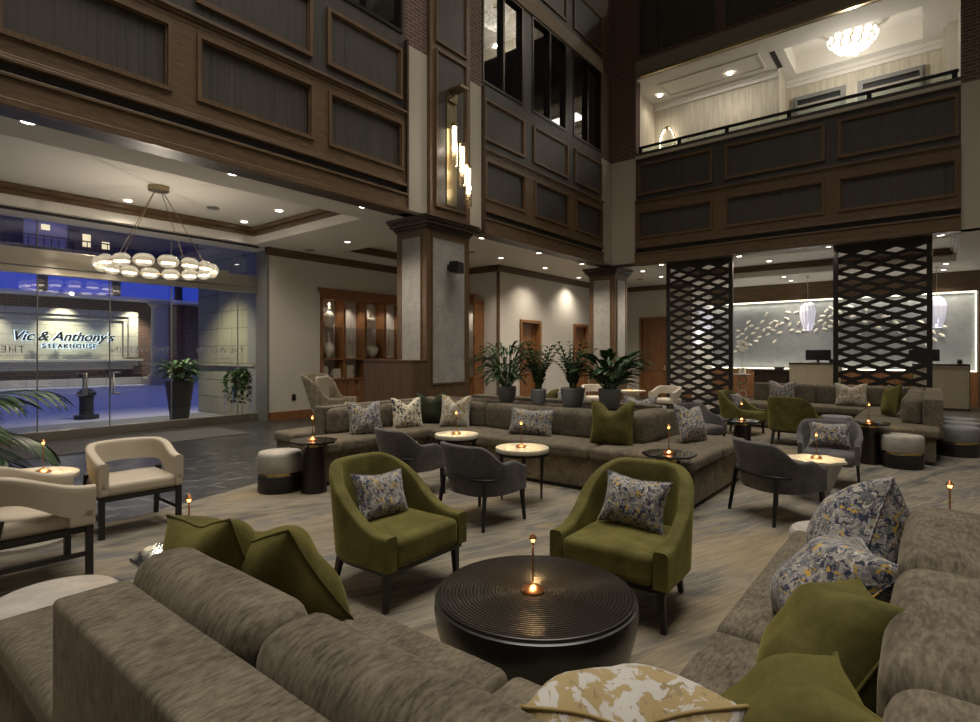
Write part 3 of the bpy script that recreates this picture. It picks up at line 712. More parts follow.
for i in range(60): rb.box(XW+1.4, XW+1.44, 2+i*.28, 2.03+i*.28, 6.4, 7.0)
rb.box(XW+1.38, XW+1.46, 2, 19, 7.0, 7.05); obj('railing', rb, 'darkiron', r)
# stone sign panel with recessed frame
t = thing('sign_panel', 'large framed stone panel on the brick front across the street', 'sign panel', (XW, 8.0, 1.2))
obj('panel_field', B().box(0, .12, -4.2, 3.3, 0, 2.6), 'stoneout', t)
obj('panel_frame', B().box(.12,.42,-4.2,3.3,2.3,2.6).box(.12,.4,2.85,3.3,.2,2.3).box(.12,.4,-4.2,-3.8,.2,2.3).box(.12,.28,-3.8,2.85,2.1,2.3).box(.12,.25,2.65,2.85,.2,2.1), 'stoneout', t, bevel=.04)
obj('ledge', B().box(.0,.55,-4.4,3.5,-.03,.12).box(.0,.38,-4.3,3.3,-.25,-.03).box(0,.25,-4.1,3.1,-.42,-.25), 'stoneout', t, bevel=.03)
SY = 8.05
t = thing('restaurant_sign', "black script restaurant sign reading Vic & Anthony's glowing on the stone panel", 'sign', (XW+.62, SY, 2.22))
text('script_letters', "Vic & Anthony's", 0.62, (0,0,0), (PI/2,0,PI/2), 'letter', .03, .35, parent=t, bold=.012)
text('script_halo', "Vic & Anthony's", 0.62, (-.08,0,0), (PI/2,0,PI/2), 'halo', .01, .35, parent=t, bold=.03)
text('block_letters', "STEAKHOUSE", .30, (0,.2,-.36), (PI/2,0,PI/2), 'letter', .04, 0, parent=t, bold=.008, sp=1.25)
text('block_halo', "STEAKHOUSE", .30, (-.07,.2,-.36), (PI/2,0,PI/2), 'halo', .01, 0, parent=t, bold=.03, sp=1.25)
for y in (5.0, 8.0, 11.0): spot('sign_downlight', (XW+1.2, y, 4.2), 650, (1,.93,.66), 84, .9, .1, (0, math.radians(24), 0))
for y in (11.9, 17.0):
    t = thing('street_column', 'round stone column before the restaurant %s' % ('beside the sign panel' if y < 15 else 'beyond the stone wall'), 'column', (XW+1.6, y, 0))
    obj('shaft', B().lathe([(.44,.5),(.42,1.5),(.40,4.0)], 28), 'stoneconc', t, smooth='auto')
    obj('plinth', B().box(-.65,.65,-.65,.65,0,.3).lathe([(.55,.3),(.55,.5)], 28), 'stoneconc', t)
    obj('capital', B().lathe([(.40,4.0),(.58,4.2),(.58,4.34)], 28), 'stoneconc', t)
# stone side wall of the entry vestibule
struct('wall_vestibule', B().box(-16.0, -12.82, 6.95, 7.4, 0, 5), 'stoneblock')
struct('trim_13', B().box(-16.0, -12.85, 6.88, 6.95, 1.28, 1.36), 'stoneblock')
for (x,z,s,l) in ((-14.3,.55,.16,'left'),(-14.0,.55,.16,'right')): tag(obj('wall_plate', B().box(x-.07,x+.07,6.92,6.95,z-.1,z+.1), 'grey'), 'small metal socket plate on the stone vestibule wall, the %s one' % l, 'outlet', 'plates on the stone wall')
BS = .74
t = thing('litter_bin', 'dark blue cast iron litter bin standing on the street', 'bin', (-16.4, 4.45, 0))
obj('bin_base', B().lathe([(.26,0),(.26,.08),(.18,.09)], 24), 'darkiron', t, smooth='auto')
obj('bin_body', B().lathe([(.15,.09),(.145,.42),(.16,.55),(.20,.57),(.20,.64),(.16,.66)], 24), 'darkiron', t, smooth='auto')
obj('bin_lid', B().lathe([(.16,.66),(.12,.71),(.04,.74)], 24), 'darkiron', t, smooth='auto')
area('street_sky_light', (-22, 6, 11), (0,0,0), 14, 30, 950, (.36,.42,1))
spot('vestibule_light', (-13.9, 5.7, 3.9), 800, (1,.88,.55), 110, .8, .1)

# ================================================================== PLANTS
def leaf_pts(base, d, length, width, droop, up=Vector((0,0,1)), n=6, fold=.25, roll=0):
    """a pointed leaf blade: returns verts, faces"""
    d = Vector(d).normalized(); side = d.cross(up)
    side = side.normalized() if side.length > .05 else Vector((1,0,0))
    if roll: side = (Matrix.Rotation(roll, 3, d) @ side)
    vs = []; fs = []; p = Vector(base); step = length/n; cur = d.copy()
    for i in range(n+1):
        t = i/n; wd = width*(math.sin(PI*min(1, t*.92+.06))**.8)*(1 if t < .97 else .1)
        nrm = side.cross(cur).normalized()
        vs += [p - side*wd/2 + nrm*fold*wd*.5, p, p + side*wd/2 + nrm*fold*wd*.5]
        cur = (cur + Vector((0,0,-droop/n))).normalized(); p = p + cur*step
    for i in range(n):
        a = i*3; fs += [(a,a+1,a+4,a+3),(a+1,a+2,a+5,a+4)]
    return vs, fs
def solid(o, th=.0015):
    md = o.modifiers.new('thick', 'SOLIDIFY'); md.thickness = th; md.offset = 0; return o
def rosette(n, z, spread, length, width, droop, rnd, upb=.8, r0=.03, stems=None):
    b = B()
    for i in range(n):
        a = rnd.uniform(0, 2*PI); el = upb*rnd.uniform(.45, 1.25); d = Vector((math.cos(a), math.sin(a), el)).normalized()
        st = rnd.uniform(.15, .8)*spread; p0 = Vector((r0*math.cos(a), r0*math.sin(a), z)); p = p0 + d*st
        if stems is not None: stems.tube([p0, p0+d*st*.5, p], .003, 5)
        L_ = length*rnd.uniform(.75, 1.15); v_, f_ = leaf_pts(p, (d.x, d.y, d.z*.5), L_, width*rnd.uniform(.8,1.2), droop*rnd.uniform(.7,1.3)); b.add(v_, f_)
    return b
def potted(name, label, loc, prof, potmat, soil_r, z, build, cat='plant', group=None, rotz=0):
    t = thing(name, label, cat, loc, rotz, group)
    obj('pot', B().lathe(prof, 32), potmat, t, smooth='auto'); obj('soil', B().lathe([(soil_r, z-.03),(soil_r*.98, z-.02)], 24), 'soil', t)
    build(t, z-.02); return t
def zz(nst, h, spread, seed):
    def f(t, z):
        rnd = random.Random(seed); st = B(); lf = B()
        for i in range(nst):
            a = 2*PI*i/nst + rnd.uniform(-.3,.3); hh = h*rnd.uniform(.65,1.1); sp = spread*rnd.uniform(.3,1.1)
            pts = [Vector((.04*math.cos(a)+sp*math.cos(a)*q*q, .04*math.sin(a)+sp*math.sin(a)*q*q, z+hh*q*(1-.12*q))) for q in [k/10 for k in range(11)]]
            st.tube(pts, .007, 6, r1=.003)
            ax = Vector((-math.sin(a), math.cos(a), 0))
            for k in range(2, 11):
                tg = (pts[k]-pts[k-1]).normalized()
                for s in (-1, 1):
                    d = ax*s*.8 + tg*.75 + Vector((math.cos(a),math.sin(a),0))*rnd.uniform(-.3,.3)
                    v_, f_ = leaf_pts(pts[k], d, .085*rnd.uniform(.8,1.2)*(1.15-.04*k), .034, .25, n=4); lf.add(v_, f_)
        obj('stems', st, 'stem', t); solid(obj('leaves', lf, 'leaf', t, smooth=True))
    return f
def lily(n, spread, length, width, droop, seed, mat='leaf', upb=1.6):
    def f(t, z):
        rnd = random.Random(seed); st = B(); lf = rosette(n, z, spread, length, width, droop, rnd, upb, .04, st)
        obj('stems', st, 'stem', t); solid(obj('leaves', lf, mat, t, smooth=True))
    return f
ZS = .875
potted('dracaena_plant', 'drooping narrow leaved plant in grey pot, leftmost of the four on the sofa console', (-5.08, 6.72, ZS), [(.10,0),(.14,.10),(.15,.22),(.14,.23),(.135,.21)], 'pot', .135, .21, lily(165, .86, .36, .044, 1.8, 11, upb=2.8))
potted('zz_plant', 'upright feathery plant in small grey pot, second from left on the sofa console', (-4.50, 6.72, ZS), [(.09,0),(.11,.10),(.115,.20),(.105,.21),(.105,.19)], 'pot', .10, .19, zz(20, .70, .28, 5))
potted('zz_plant', 'upright feathery plant in wide grey bowl pot, third along the sofa console', (-3.93, 6.72, ZS), [(.12,0),(.15,.08),(.17,.24),(.16,.25),(.155,.23)], 'pot', .15, .23, zz(22, .70, .30, 8))
potted('peace_lily', 'broad glossy leaved plant in grey pot, rightmost of the four on the sofa console', (-3.37, 6.72, ZS), [(.11,0),(.14,.10),(.15,.25),(.14,.26),(.135,.24)], 'pot', .13, .24, lily(125, .62, .29, .09, .9, 21, upb=2.1))
potted('entrance_planter', 'tall charcoal tapered planter with bright leafy plant outside the storefront glass', (-13.75, 5.55, 0), [(.25,0),(.25,.03),(.19,.05),(.30,.95),(.28,.96),(.27,.9)], 'potdk', .27, .92, lily(150, .62, .36, .085, 1.3, 31, 'leaflt', 2.4))
# ivy on a clear stand
t = thing('ivy_plant', 'trailing ivy on a clear acrylic stand beside the storefront corner', 'plant', (-12.0, 6.05, 0))
fr = B()
for (x,y) in ((-.2,-.2),(.2,-.2),(.2,.2),(-.2,.2)): fr.box(x-.012,x+.012,y-.012,y+.012,0,.86)
fr.box(-.212,.212,-.212,.212,.86,.885); obj('acrylic_stand', fr, 'acrylic', t)
obj('pot', B().lathe([(.10,.885),(.14,1.06),(.13,1.06)], 20), 'stoneconc', t, smooth='auto')
rnd = random.Random(4); lf = B(); st = B()
for i in range(26):
    a = rnd.uniform(0, 2*PI); rr = rnd.uniform(.12,.27); dl = rnd.uniform(.1,.85); up0 = 1.08+rnd.uniform(0,.14)
    pts = [Vector((rr*math.cos(a)*min(1,q*3), rr*math.sin(a)*min(1,q*3), up0+.06*math.sin(q*3)-dl*max(0,q-.2))) for q in [k/9 for k in range(10)]]
    st.tube(pts, .003, 4)
    for p in pts:
        for s in range(3):
            v_, f_ = leaf_pts(p+Vector((rnd.uniform(-.02,.02),)*3), (rnd.uniform(-1,1),rnd.uniform(-1,1),rnd.uniform(-.8,.3)), .085, .065, .5, n=4); lf.add(v_, f_)
obj('vines', st, 'stem', t); solid(obj('leaves', lf, 'leaflt', t, smooth=True))
# palm at the left edge
def palm(t, z):
    rnd = random.Random(12); st = B(); lf = B()
    for i in range(30):
        a = rnd.uniform(0, 2*PI) if i > 12 else rnd.uniform(-.7, 1.0); el = rnd.uniform(.6, 3.2); L_ = rnd.uniform(.8, 1.3)
        d = Vector((math.cos(a), math.sin(a), el)).normalized(); p = Vector((.05*math.cos(a), .05*math.sin(a), z)); cur = d.copy(); pts = [p.copy()]
        for k in range(12):
            cur = (cur + Vector((0,0,-.14))).normalized(); p = p + cur*L_/12; pts.append(p.copy())
        st.tube(pts, .007, 6, r1=.002)
        for k in range(4, 13):
            tg = (pts[k]-pts[k-1]).normalized(); sd = tg.cross(Vector((0,0,1))).normalized()
            for s in (-1, 1):
                v_, f_ = leaf_pts(pts[k], tg*.9+sd*s*.75, .44*math.sin(PI*(k-2)/13)+.12, .052, .9, n=5); lf.add(v_, f_)
    obj('fronds', st, 'stem', t); solid(obj('leaflets', lf, 'leaf', t, smooth=True))
potted('potted_palm', 'tall dark green palm plant at the left edge behind the cream chairs', (-7.3, .55, 0), [(.20,0),(.27,.30),(.30,.62),(.28,.63),(.27,.6)], 'potdk', .27, .6, palm)
# ================================================================== LIGHT FITTINGS
def downlight(x, y, label, z=ZC, power=75, ang=125):
    t = thing('recessed_downlight', label, 'downlight', (x, y, z), 0, 'recessed downlights in the ceilings')
    obj('trim_ring', B().lathe([(.062,-.004),(.085,-.006),(.088,-.001),(.062,-.001)], 24, caps=False), 'white', t, smooth='auto')
    obj('lens', B().lathe([(.064,-.003),(.064,-.002)], 24), 'glow_down', t)
    if power: spot('downlight_beam', (x, y, z-.03), power, WARM, ang, .9, .06)
def fl(u, v, z):   # a spot on a ceiling of height z, from the bearing it is seen at
    a = (u-490)/555; b_ = (353.5-v)/555; d = (z-1.6)/b_; c_, s_ = math.cos(math.radians(38.8)), math.sin(math.radians(38.8))
    return ((a*c_-s_)*d, (a*s_+c_)*d)
DL = [(28,122,ZC,'large downlight at the far left, under the panelled beam'), (233,174,ZC,'downlight near the panelled beam, right of the ring chandelier canopy'),
 (128,201,4.45,'downlight in the entry tray left of the chandelier canopy'), (244,222,4.45,'downlight deep in the entry tray near its wood trimmed corner'), (279,211,4.45,'downlight in the entry tray nearest the beam side corner'),
 (347.5,242,ZC,'downlight between the two ceiling trays, above the bookcase'), (363,207,ZC,'downlight at the beam just left of the big column'),
 (482,238,ZC,'downlight just right of the big column cap'), (501,258,ZC,'downlight above the corner post right of the big column'), (539,253,ZC,'downlight under the inner beam, above the first corridor door'),
 (545,268,ZC,'downlight over the corridor wall between its two doors'), (582,264,ZC,'downlight left of the corner column cap, nearer the beam'), (579,277.6,ZC,'downlight left of the corner column, nearer the corridor wall'),
 (642.7,271.2,ZC,'downlight right of the corner column, in front of the far door'), (661.4,264.6,ZC,'downlight beside the top of the left lattice screen, nearer the beam'), (661.2,276.7,ZC,'downlight beside the left lattice screen, nearer the far wall'),
 (739.3,256.3,ZC,'downlight at the beam just right of the left lattice screen'), (769,261.4,4.45,'downlight in the reception tray right of the left lattice screen'), (828.5,246.6,ZC,'downlight at the beam just left of the right lattice screen'),
 (940.6,235.2,ZC,'downlight at the beam just right of the right lattice screen'), (784,277,ZC,'downlight before the reception wall, left of the first pendant'), (791,280.6,ZC,'downlight close to the wood header of the reception wall'),
 (946,263.8,ZC,'downlight before the reception wall right of the lattice screen'), (943.6,269.8,ZC,'downlight close to the reception header above the right hand pendant')]
for (u, v, z, lab) in DL:
    x, y = fl(u, v, z); downlight(x, y, lab, z, 75 if x < -10 else (160 if x > -6.9 and y > 15.3 else 165))
for (x, y) in ((-9.5, 2.4), (-5.5,-2.5)): pass
for (x, y, lab) in ((-6.4,16.0,'downlight at the left end of the balcony ceiling above the ring light'), (-4.4,15.95,'downlight in the balcony ceiling panel left of the dark vent')):
    downlight(x, y, lab, ZB+2.748, 26, 130)
for (u,v,z,lab) in ((213,208,4.45,'dim round speaker grille in the entry tray ceiling'),(310,250,ZC,'grey round speaker in the ceiling left of the second tray'),(471,252,ZC,'grey round speaker in the ceiling right of the big column'),(640,279,ZC,'grey round speaker in the ceiling before the far door')):
    x, y = fl(u, v, z); tag(obj('ceiling_speaker', B().lathe([(.11,-.012),(.11,-.001)], 24), 'grey', loc=(x,y,z)), lab, 'speaker', 'round ceiling speakers')
# ring chandelier of the entrance
t = thing('ring_chandelier', 'large suspended ring chandelier of oval ribbed glass lamps over the entrance', 'chandelier', (-10.38, 3.85, 3.07))
obj('canopy', B().lathe([(.13,1.30),(.16,1.31),(.16,1.385)], 28), 'antique', t, smooth='auto')
R_ = .85
for k in range(4):
    a = k*PI/2+.6; obj('cable', B().tube([(.08*math.cos(a),.08*math.sin(a),1.30),(R_*math.cos(a),R_*math.sin(a),.02)], .006, 6), 'antique', t)
obj('ring', B().tube([(R_*math.cos(a*PI/24),R_*math.sin(a*PI/24),0) for a in range(48)], .018, 8, True), 'antique', t, smooth=True)
NS = 16
for k in range(NS):
    a = 2*PI*(k+.5)/NS; b = B(); tb_ = B(); vs = []; fs = []
    tx, ty = -math.sin(a), math.cos(a); rx, ry = math.cos(a), math.sin(a); cx, cy = R_*rx, R_*ry; hl = .155
    N1, N2 = 10, 16
    for i in range(N1+1):
        q = -1+2*i/N1; rr = .105*max(.05, (1-abs(q)**2.6))**.5
        for j in range(N2):
            th = 2*PI*j/N2; vs.append((cx+tx*q*hl+rx*rr*.8*math.cos(th), cy+ty*q*hl+ry*rr*.8*math.cos(th), rr*math.sin(th)))
    for i in range(N1):
        for j in range(N2): fs.append((i*N2+j, i*N2+(j+1)%N2, (i+1)*N2+(j+1)%N2, (i+1)*N2+j))
    b.add(vs, fs); sh = obj('glass_shade', b, 'shadeglow', t, smooth=True)
    tb_.tube([(cx-tx*.095+rx*.035*s_, cy-ty*.095+ry*.035*s_, -.03) for s_ in (1,)]+[(cx+tx*.095+rx*.035, cy+ty*.095+ry*.035, -.03)], .018, 8); tb_.tube([(cx-tx*.095-rx*.035, cy-ty*.095-ry*.035, -.03),(cx+tx*.095-rx*.035, cy+ty*.095-ry*.035, -.03)], .018, 8)
    obj('lamp_tube', tb_, 'glow_bulb', sh, smooth='auto')
point('ring_chandelier_light', (-10.38, 3.85, 2.95), 60, WARM, .03)
# three tube pendants sconce on the pilaster
t = thing('tube_wall_sconce', 'tall brass wall sconce with three glowing glass tubes on the pilaster', 'wall light', (XL+.085, 7.80, 4.62))
obj('backplate', B().box(0,.02,-.15,.13,-.22,1.95), 'antique', t, bevel=.004)
obj('arm_bracket', B().box(.02,.36,-.13,.09,1.93,1.98).box(.02,.06,-.13,.11,1.75,1.95), 'antique', t, bevel=.004)
for (x,y,zt,zb) in ((.12,-.05,1.28,.48),(.22,.06,.90,.13),(.30,.15,.50,-.27)):
    s_ = obj('glass_tube', B().lathe([(.062,zt),(.063,zb+.06),(.05,zb+.02),(.02,zb)], 16, (x,y,0)), 'glassshade', t, smooth='auto')
    obj('cable', B().tube([(x,y,1.93),(x,y,zt+.04)], .005, 6), 'antique', s_); obj('cap', B().lathe([(.058,zt-.02),(.058,zt+.05),(.02,zt+.06)], 16, (x,y,0)), 'antique', s_, smooth='auto')
    obj('lamp_tube', B().lathe([(.045,zt-.02),(.045,zt-.48)], 12, (x,y,0)), 'glow_tube', s_, smooth='auto')
    point('sconce_light', (XL+.085+x+.07, 7.80+y, 4.62+(zt+zb)/2), 7, WARM, .05)

# ================================================================== BUILT-IN BOOKCASE
def bookcase(origin, rotz, nb, bw, label, items=True):
    """front faces local -Y... built along local +X, depth toward +Y"""
    t = thing('built_in_bookcase', label, 'bookcase', origin, rotz); W = nb*bw; D = .42
    fr = B()
    for i in range(nb+1): fr.box(i*bw-.035, i*bw+.035, 0, D, .92, 3.05)
    fr.box(-.035, W+.035, 0, D, 3.02, 3.14); fr.box(-.035, W+.035, 0, D, 1.43, 1.47)
    obj('case_frame', fr, 'cherry', t, bevel=.006)
    c = B(); 
    for (o,z0,z1) in ((.03,3.12,3.18),(.07,3.18,3.24),(.11,3.24,3.28)): c.box(-.035-o, W+.035+o, -o, .01, z0, z1)
    obj('crown_moulding', c, 'cherry', t)
    obj('back_panel', B().box(0, W, D-.03, D, .9, 3.05), 'wallp', t)
    obj('base_cabinet', B().box(-.035, W+.035, -.02, D, .0, .90), 'cherry', t)
    obj('counter_top', B().box(-.05, W+.05, -.05, D, .90, .94), 'cherry', t, bevel=.006)
    for i in range(nb):
        for h in range(2):
            a0 = i*bw+.05+h*(bw-.10)/2+.01; a1 = a0+(bw-.10)/2-.02; d_ = B().box(a0,a1,-.04,-.02,.10,.86)
            for (p,q,z0,z1) in ((a0,a1,.10,.16),(a0,a1,.80,.86),(a0,a0+.05,.10,.86),(a1-.05,a1,.10,.86)): d_.box(p,q,-.055,-.04,z0,z1)
            dd = obj('cabinet_door', d_, 'cherry', t); hx = a1-.02 if h == 0 else a0+.02
            obj('handle', B().tube([(hx,-.055,.60),(hx,-.085,.62),(hx,-.085,.74),(hx,-.055,.76)], .007, 6), 'steel', dd)
        obj('glass_shelf', B().box(i*bw+.035,(i+1)*bw-.035,.05,D-.03,2.28,2.292), 'acrylic', t)
        spot('shelf_light', tuple(Matrix.Rotation(rotz,3,'Z') @ Vector((i*bw+bw/2, .15, 3.0)) + Vector(origin)), 16, WARM, 110, .9, .03)
    return t
BX = -12.28; by0 = 8.40; bwid = .70
bookcase((BX, by0, 0), PI/2, 5, bwid, 'long wooden built-in bookcase with lit shelves of white ceramics, left of the big column')
bookcase((-11.9, 11.98, 0), 0, 2, .84, 'shorter wooden built-in bookcase peeking out right of the big column')
def shelf_item(name, label, cat, k, off, z, prof=None, box=None, group=None):
    y = by0 + k*bwid + off
    if prof: o = obj(name, B().lathe(prof, 24), 'ceramic', loc=(BX-.22, y, z), smooth='auto')
    tag(o, label, cat, group); return o
VB = [(.07,0),(.09,.02),(.15,.16),(.16,.26),(.12,.36),(.05,.42),(.035,.46),(.05,.48),(.045,.52),(.03,.56),(.04,.60),(.0,.64)]
VB2 = [(.06,0),(.08,.03),(.05,.05),(.15,.18),(.16,.28),(.10,.38),(.04,.42),(.03,.52),(.05,.56),(.03,.62),(.035,.66),(.0,.70)]
shelf_item('lidded_vase', 'round white lidded vase on the upper glass shelf of the leftmost bay', 'vase', 0, .35, 2.295, VB)
shelf_item('lidded_vase', 'tall white lidded vase on the wooden shelf of the leftmost bay', 'vase', 0, .35, 1.475, VB2)
shelf_item('bottle_vase', 'white bottle vase standing in the second bay of the bookcase', 'vase', 1, .35, 1.475, [(.10,0),(.10,.02),(.02,.06),(.02,.38),(.055,.44),(.06,.55),(.02,.66),(.012,.9),(.015,.92)])
shelf_item('round_vase', 'squat white jar with a narrow neck on the third bay glass shelf', 'vase', 2, .35, 2.295, [(.13,0),(.14,.02),(.145,.24),(.12,.29),(.04,.31),(.035,.42),(.06,.44)])
shelf_item('shell_bowl', 'white shell-like bowl on the wooden shelf of the third bay', 'bowl', 2, .35, 1.475, [(.05,0),(.12,.04),(.20,.16),(.21,.26),(.15,.33),(.04,.35)])
shelf_item('bottle_vase', 'slim white bottle vase in the fourth bay beside the column', 'vase', 3, .35, 1.475, [(.10,0),(.10,.02),(.02,.06),(.02,.34),(.055,.42),(.05,.52),(.018,.64),(.012,.85),(.015,.86)])
rnd = random.Random(9)
for k, (off0, nbk, lay, lab) in enumerate(((.10,3,0,'upright cream books low in the leftmost bay'),(.42,3,1,'stack of cream books low in the leftmost bay'),(.12,4,1,'stack of cream boxes and books low in the second bay'),(.12,3,0,'upright cream books low in the third bay'))):
    bay = (0,0,1,2)[k]; y0 = by0+bay*bwid+off0
    for i in range(nbk):
        if lay: b = B().box(-.12,.12,0,.20+rnd.uniform(0,.05),i*.085,i*.085+.08); loc = (BX-.2, y0, .945)
        else: b = B().box(-.12,.10,i*.055,i*.055+.045,0,.34-.02*i); loc = (BX-.2, y0, .945)
        o = obj('book', b, 'bookc', loc=loc, bevel=.003)
        pos = (('at the bottom','second from the bottom','third from the bottom','at the top')[i]) if lay else ('the leftmost','the middle one','the rightmost')[i]
        tag(o, lab + ', ' + pos, 'book', 'cream books in the bookcase')

# ================================================================== LATTICE SCREENS
def lattice(x0, x1, label):
    W = x1-x0; t = thing('lattice_screen', label, 'screen', (x0, 15.1, 0)); fw = .10
    obj('frame', B().box(0,fw,-.04,.04,0,4.09).box(W-fw,W,-.04,.04,0,4.09).box(fw,W-fw,-.04,.04,3.95,4.09).box(fw,W-fw,-.04,.04,0,.12), 'lattice', t, bevel=.004)
    ix0, ix1 = fw, W-fw; P = (ix1-ix0)/3; z0, z1 = .12, 3.95; n = 29; hh = (z1-z0)/n; b = B(); dw = P*.34; dh = hh*.455; cut = .05
    for r_ in range(n):
        zc = z0+hh*(r_+.5); za, zb_ = z0+hh*r_, z0+hh*(r_+1); ph = 0 if r_ % 2 else .5
        cells = [i+.5 for i in range(3)] if ph == 0 else [0,1,2,3]
        for c_ in cells:
            cx = ix0+P*c_
            for s_ in (-1, 1):
                if (c_ == 0 and s_ < 0) or (c_ == 3 and s_ > 0): continue
                e = cx+s_*P/2; dt = cx+s_*dw
                for (zo, sg) in ((zb_, 1), (za, -1)):
                    poly = [(cx, zo), (cx, zc+sg*dh), (cx+s_*dw*.10, zc+sg*dh*.97), (dt-s_*dw*.02, zc+sg*dh*.08), (dt, zc), (e, zc), (e, zo)]
                    f = [(x_, 0, z_) for x_, z_ in poly]; b.add(f, [tuple(range(len(f)))])
    o = obj('diamond_lattice', b, 'lattice', t); md = o.modifiers.new('t', 'SOLIDIFY'); md.thickness = .045; md.offset = 0
    bm = bmesh.new(); bm.from_mesh(o.data); bmesh.ops.remove_doubles(bm, verts=bm.verts, dist=1e-4); bmesh.ops.recalc_face_normals(bm, faces=bm.faces); bm.to_mesh(o.data); bm.free()
    return t
lattice(-5.84, -4.09, 'dark diamond lattice screen from floor to ceiling, left one of the pair')
lattice(-1.87, -.06, 'dark diamond lattice screen from floor to ceiling, right one before the reception')

# ================================================================== RECEPTION
YB = 22.3
b = B(); b.box(-6.9, 5, YB, YB+.2, 0, ZC); r = struct('wall_reception', b, 'wooddk')
obj('wood_header', B().box(-6.75, 5, YB-.18, YB, 3.50, ZC), 'wood', r)
obj('wood_dado', B().box(-6.75, 5, YB-.18, YB, 0, 1.04), 'cherry', r)
obj('grey_feature_panel', B().box(-6.9, .92, YB-.05, YB-.01, 1.06, 3.46), 'greywall', r)
obj('wood_pier', B().box(.98, 5, YB-.20, YB, 0, 3.5), 'walnut', r)
obj('wood_pier', B().box(-7.2, -6.9, YB-.20, YB, 0, 3.5), 'cherry', r)
obj('light_strip', B().box(-6.9, .95, YB-.10, YB-.06, 3.455, 3.49), 'glow_strip', r); obj('light_strip', B().box(-6.9, .95, YB-.10, YB-.06, 1.045, 1.075), 'glow_strip', r); obj('light_strip', B().box(.92, .95, YB-.10, YB-.06, 1.07, 3.46), 'glow_strip', r)
area('cove_light', (-2.9, YB-.16, 3.44), (math.radians(-25),0,0), 7.8, .05, 55, (1,.93,.75))
area('cove_light', (-2.9, YB-.16, 1.08), (math.radians(180+20),0,0), 7.8, .05, 22, (1,.93,.75))
# leaf relief
t = thing('leaf_wall_sculpture', 'arc of small pale metal leaves scattered across the grey reception wall', 'wall art', (-2.9, YB-.06, 2.4))
rnd = random.Random(2); nlf = 0; used = []
while nlf < 98:
    q = rnd.uniform(0, 1); x = -3.1+6.2*q; yc = 2.98 - .75*abs(2*q-1)**1.7 - .12; z = yc + rnd.gauss(0, .19)
    if any((x-a)**2+(z-b_)**2 < .026 for a, b_ in used): continue
    used.append((x, z)); an = rnd.uniform(-1.1,.5) if q > .5 else rnd.uniform(-.5,1.2); d = Vector((math.cos(an), -.15, math.sin(an)))
    v_, f_ = leaf_pts((x-math.cos(an)*.09, -.045, z-2.4-math.sin(an)*.09), d, .19, .085, 0, up=Vector((0,1,0)), n=5, fold=.3)
    solid(obj('leaf', B().add(v_, f_), 'ceramic', t, smooth=True), .004); nlf += 1
def desk(x0, x1, label):
    t = thing('reception_desk', label, 'desk', ((x0+x1)/2, 20.75, 0)); h = (x1-x0)/2
    obj('mosaic_front', B().box(-h+.02,h-.02,-.36,-.30,.05,1.26), 'mosaic', t)
    obj('desk_body', B().box(-h,h,-.30,.35,0,1.26).box(h-.02,h,-.37,-.3,0,1.26).box(-h,h,-.37,-.3,0,.05), 'wooddk', t)
    obj('desk_top', B().box(-h,h,-.38,.38,1.26,1.30), 'blackwood', t, bevel=.004)
    return t
desk(-3.78, -2.30, 'reception desk with pale mosaic front between the two lattice screens')
desk(-1.9+1.35, .74, 'reception desk with pale mosaic front at the right of the lattice screen')
t = thing('side_counter', 'low dark wood counter attached left of the first mosaic desk', 'counter', (-4.55, 20.7, 0))
obj('counter_body', B().box(-.30,.70,-.25,.3,0,1.0), 'wooddk', t); obj('counter_top', B().box(-.36,.72,-.3,.35,1.0,1.05), 'wooddk', t)
for (x, z, lab) in ((-3.0,1.30,'black computer monitor on the mosaic desk between the screens'), (-.28,1.30,'black computer monitor on the right hand mosaic desk')):
    t = thing('computer_monitor', lab, 'monitor', (x, 20.8, z)); obj('screen', B().box(-.36,.36,-.02,.02,.08,.42), 'screenb', t, bevel=.006); obj('stand', B().box(-.04,.04,0,.05,.01,.12).box(-.12,.12,-.06,.10,0,.012), 'screenb', t)
for (x, z, lab) in ((-2.62,1.30,'small black card terminal right of the first monitor'), (.52,1.30,'small black card terminal on the right hand desk')):
    tag(obj('card_terminal', B().box(-.06,.06,-.05,.05,0,.10).box(-.05,.05,-.03,.04,.10,.13), 'screenb', loc=(x,20.7,z), bevel=.01), lab, 'terminal')
tag(obj('desk_phone', B().box(-.14,.14,-.1,.1,0,.06).box(-.16,.16,-.08,-.02,.06,.10), 'screenb', loc=(-4.1,20.6,1.05), bevel=.01), 'black phone on the low counter beside the mosaic desk', 'phone')
# small round side table with orchid
t = thing('ring_base_table', 'small pale side table on stacked rings holding an orchid', 'side table', (-5.22, 20.4, 0))
obj('table_top', B().lathe([(.28,.86),(.29,.88),(.28,.90)], 28), 'stoneconc', t, smooth='auto')
rb = B()
for z in (.20,.45,.70): rb.tube([(.13*math.cos(a*PI/10),0,z+.14*math.sin(a*PI/10)) for a in range(20)], .022, 8, True)
obj('ring_stack', rb, 'stoneconc', t, smooth=True); obj('base', B().lathe([(.20,0),(.20,.04)], 28), 'stoneconc', t, smooth='auto')
t = thing('orchid', 'white orchid in a small white pot on the ring based side table', 'plant', (-5.22, 20.4, .90))
obj('pot', B().box(-.10,.10,-.10,.10,0,.19), 'ceramic', t, bevel=.01)
st = B()
for (dx, h) in ((-.03,1.0),(.05,1.05)): st.tube([(dx*q*2, 0, .19+(h-.19)*q) for q in [k/6 for k in range(7)]], .005, 5)
obj('stems', st, 'stem', t); pb = B()
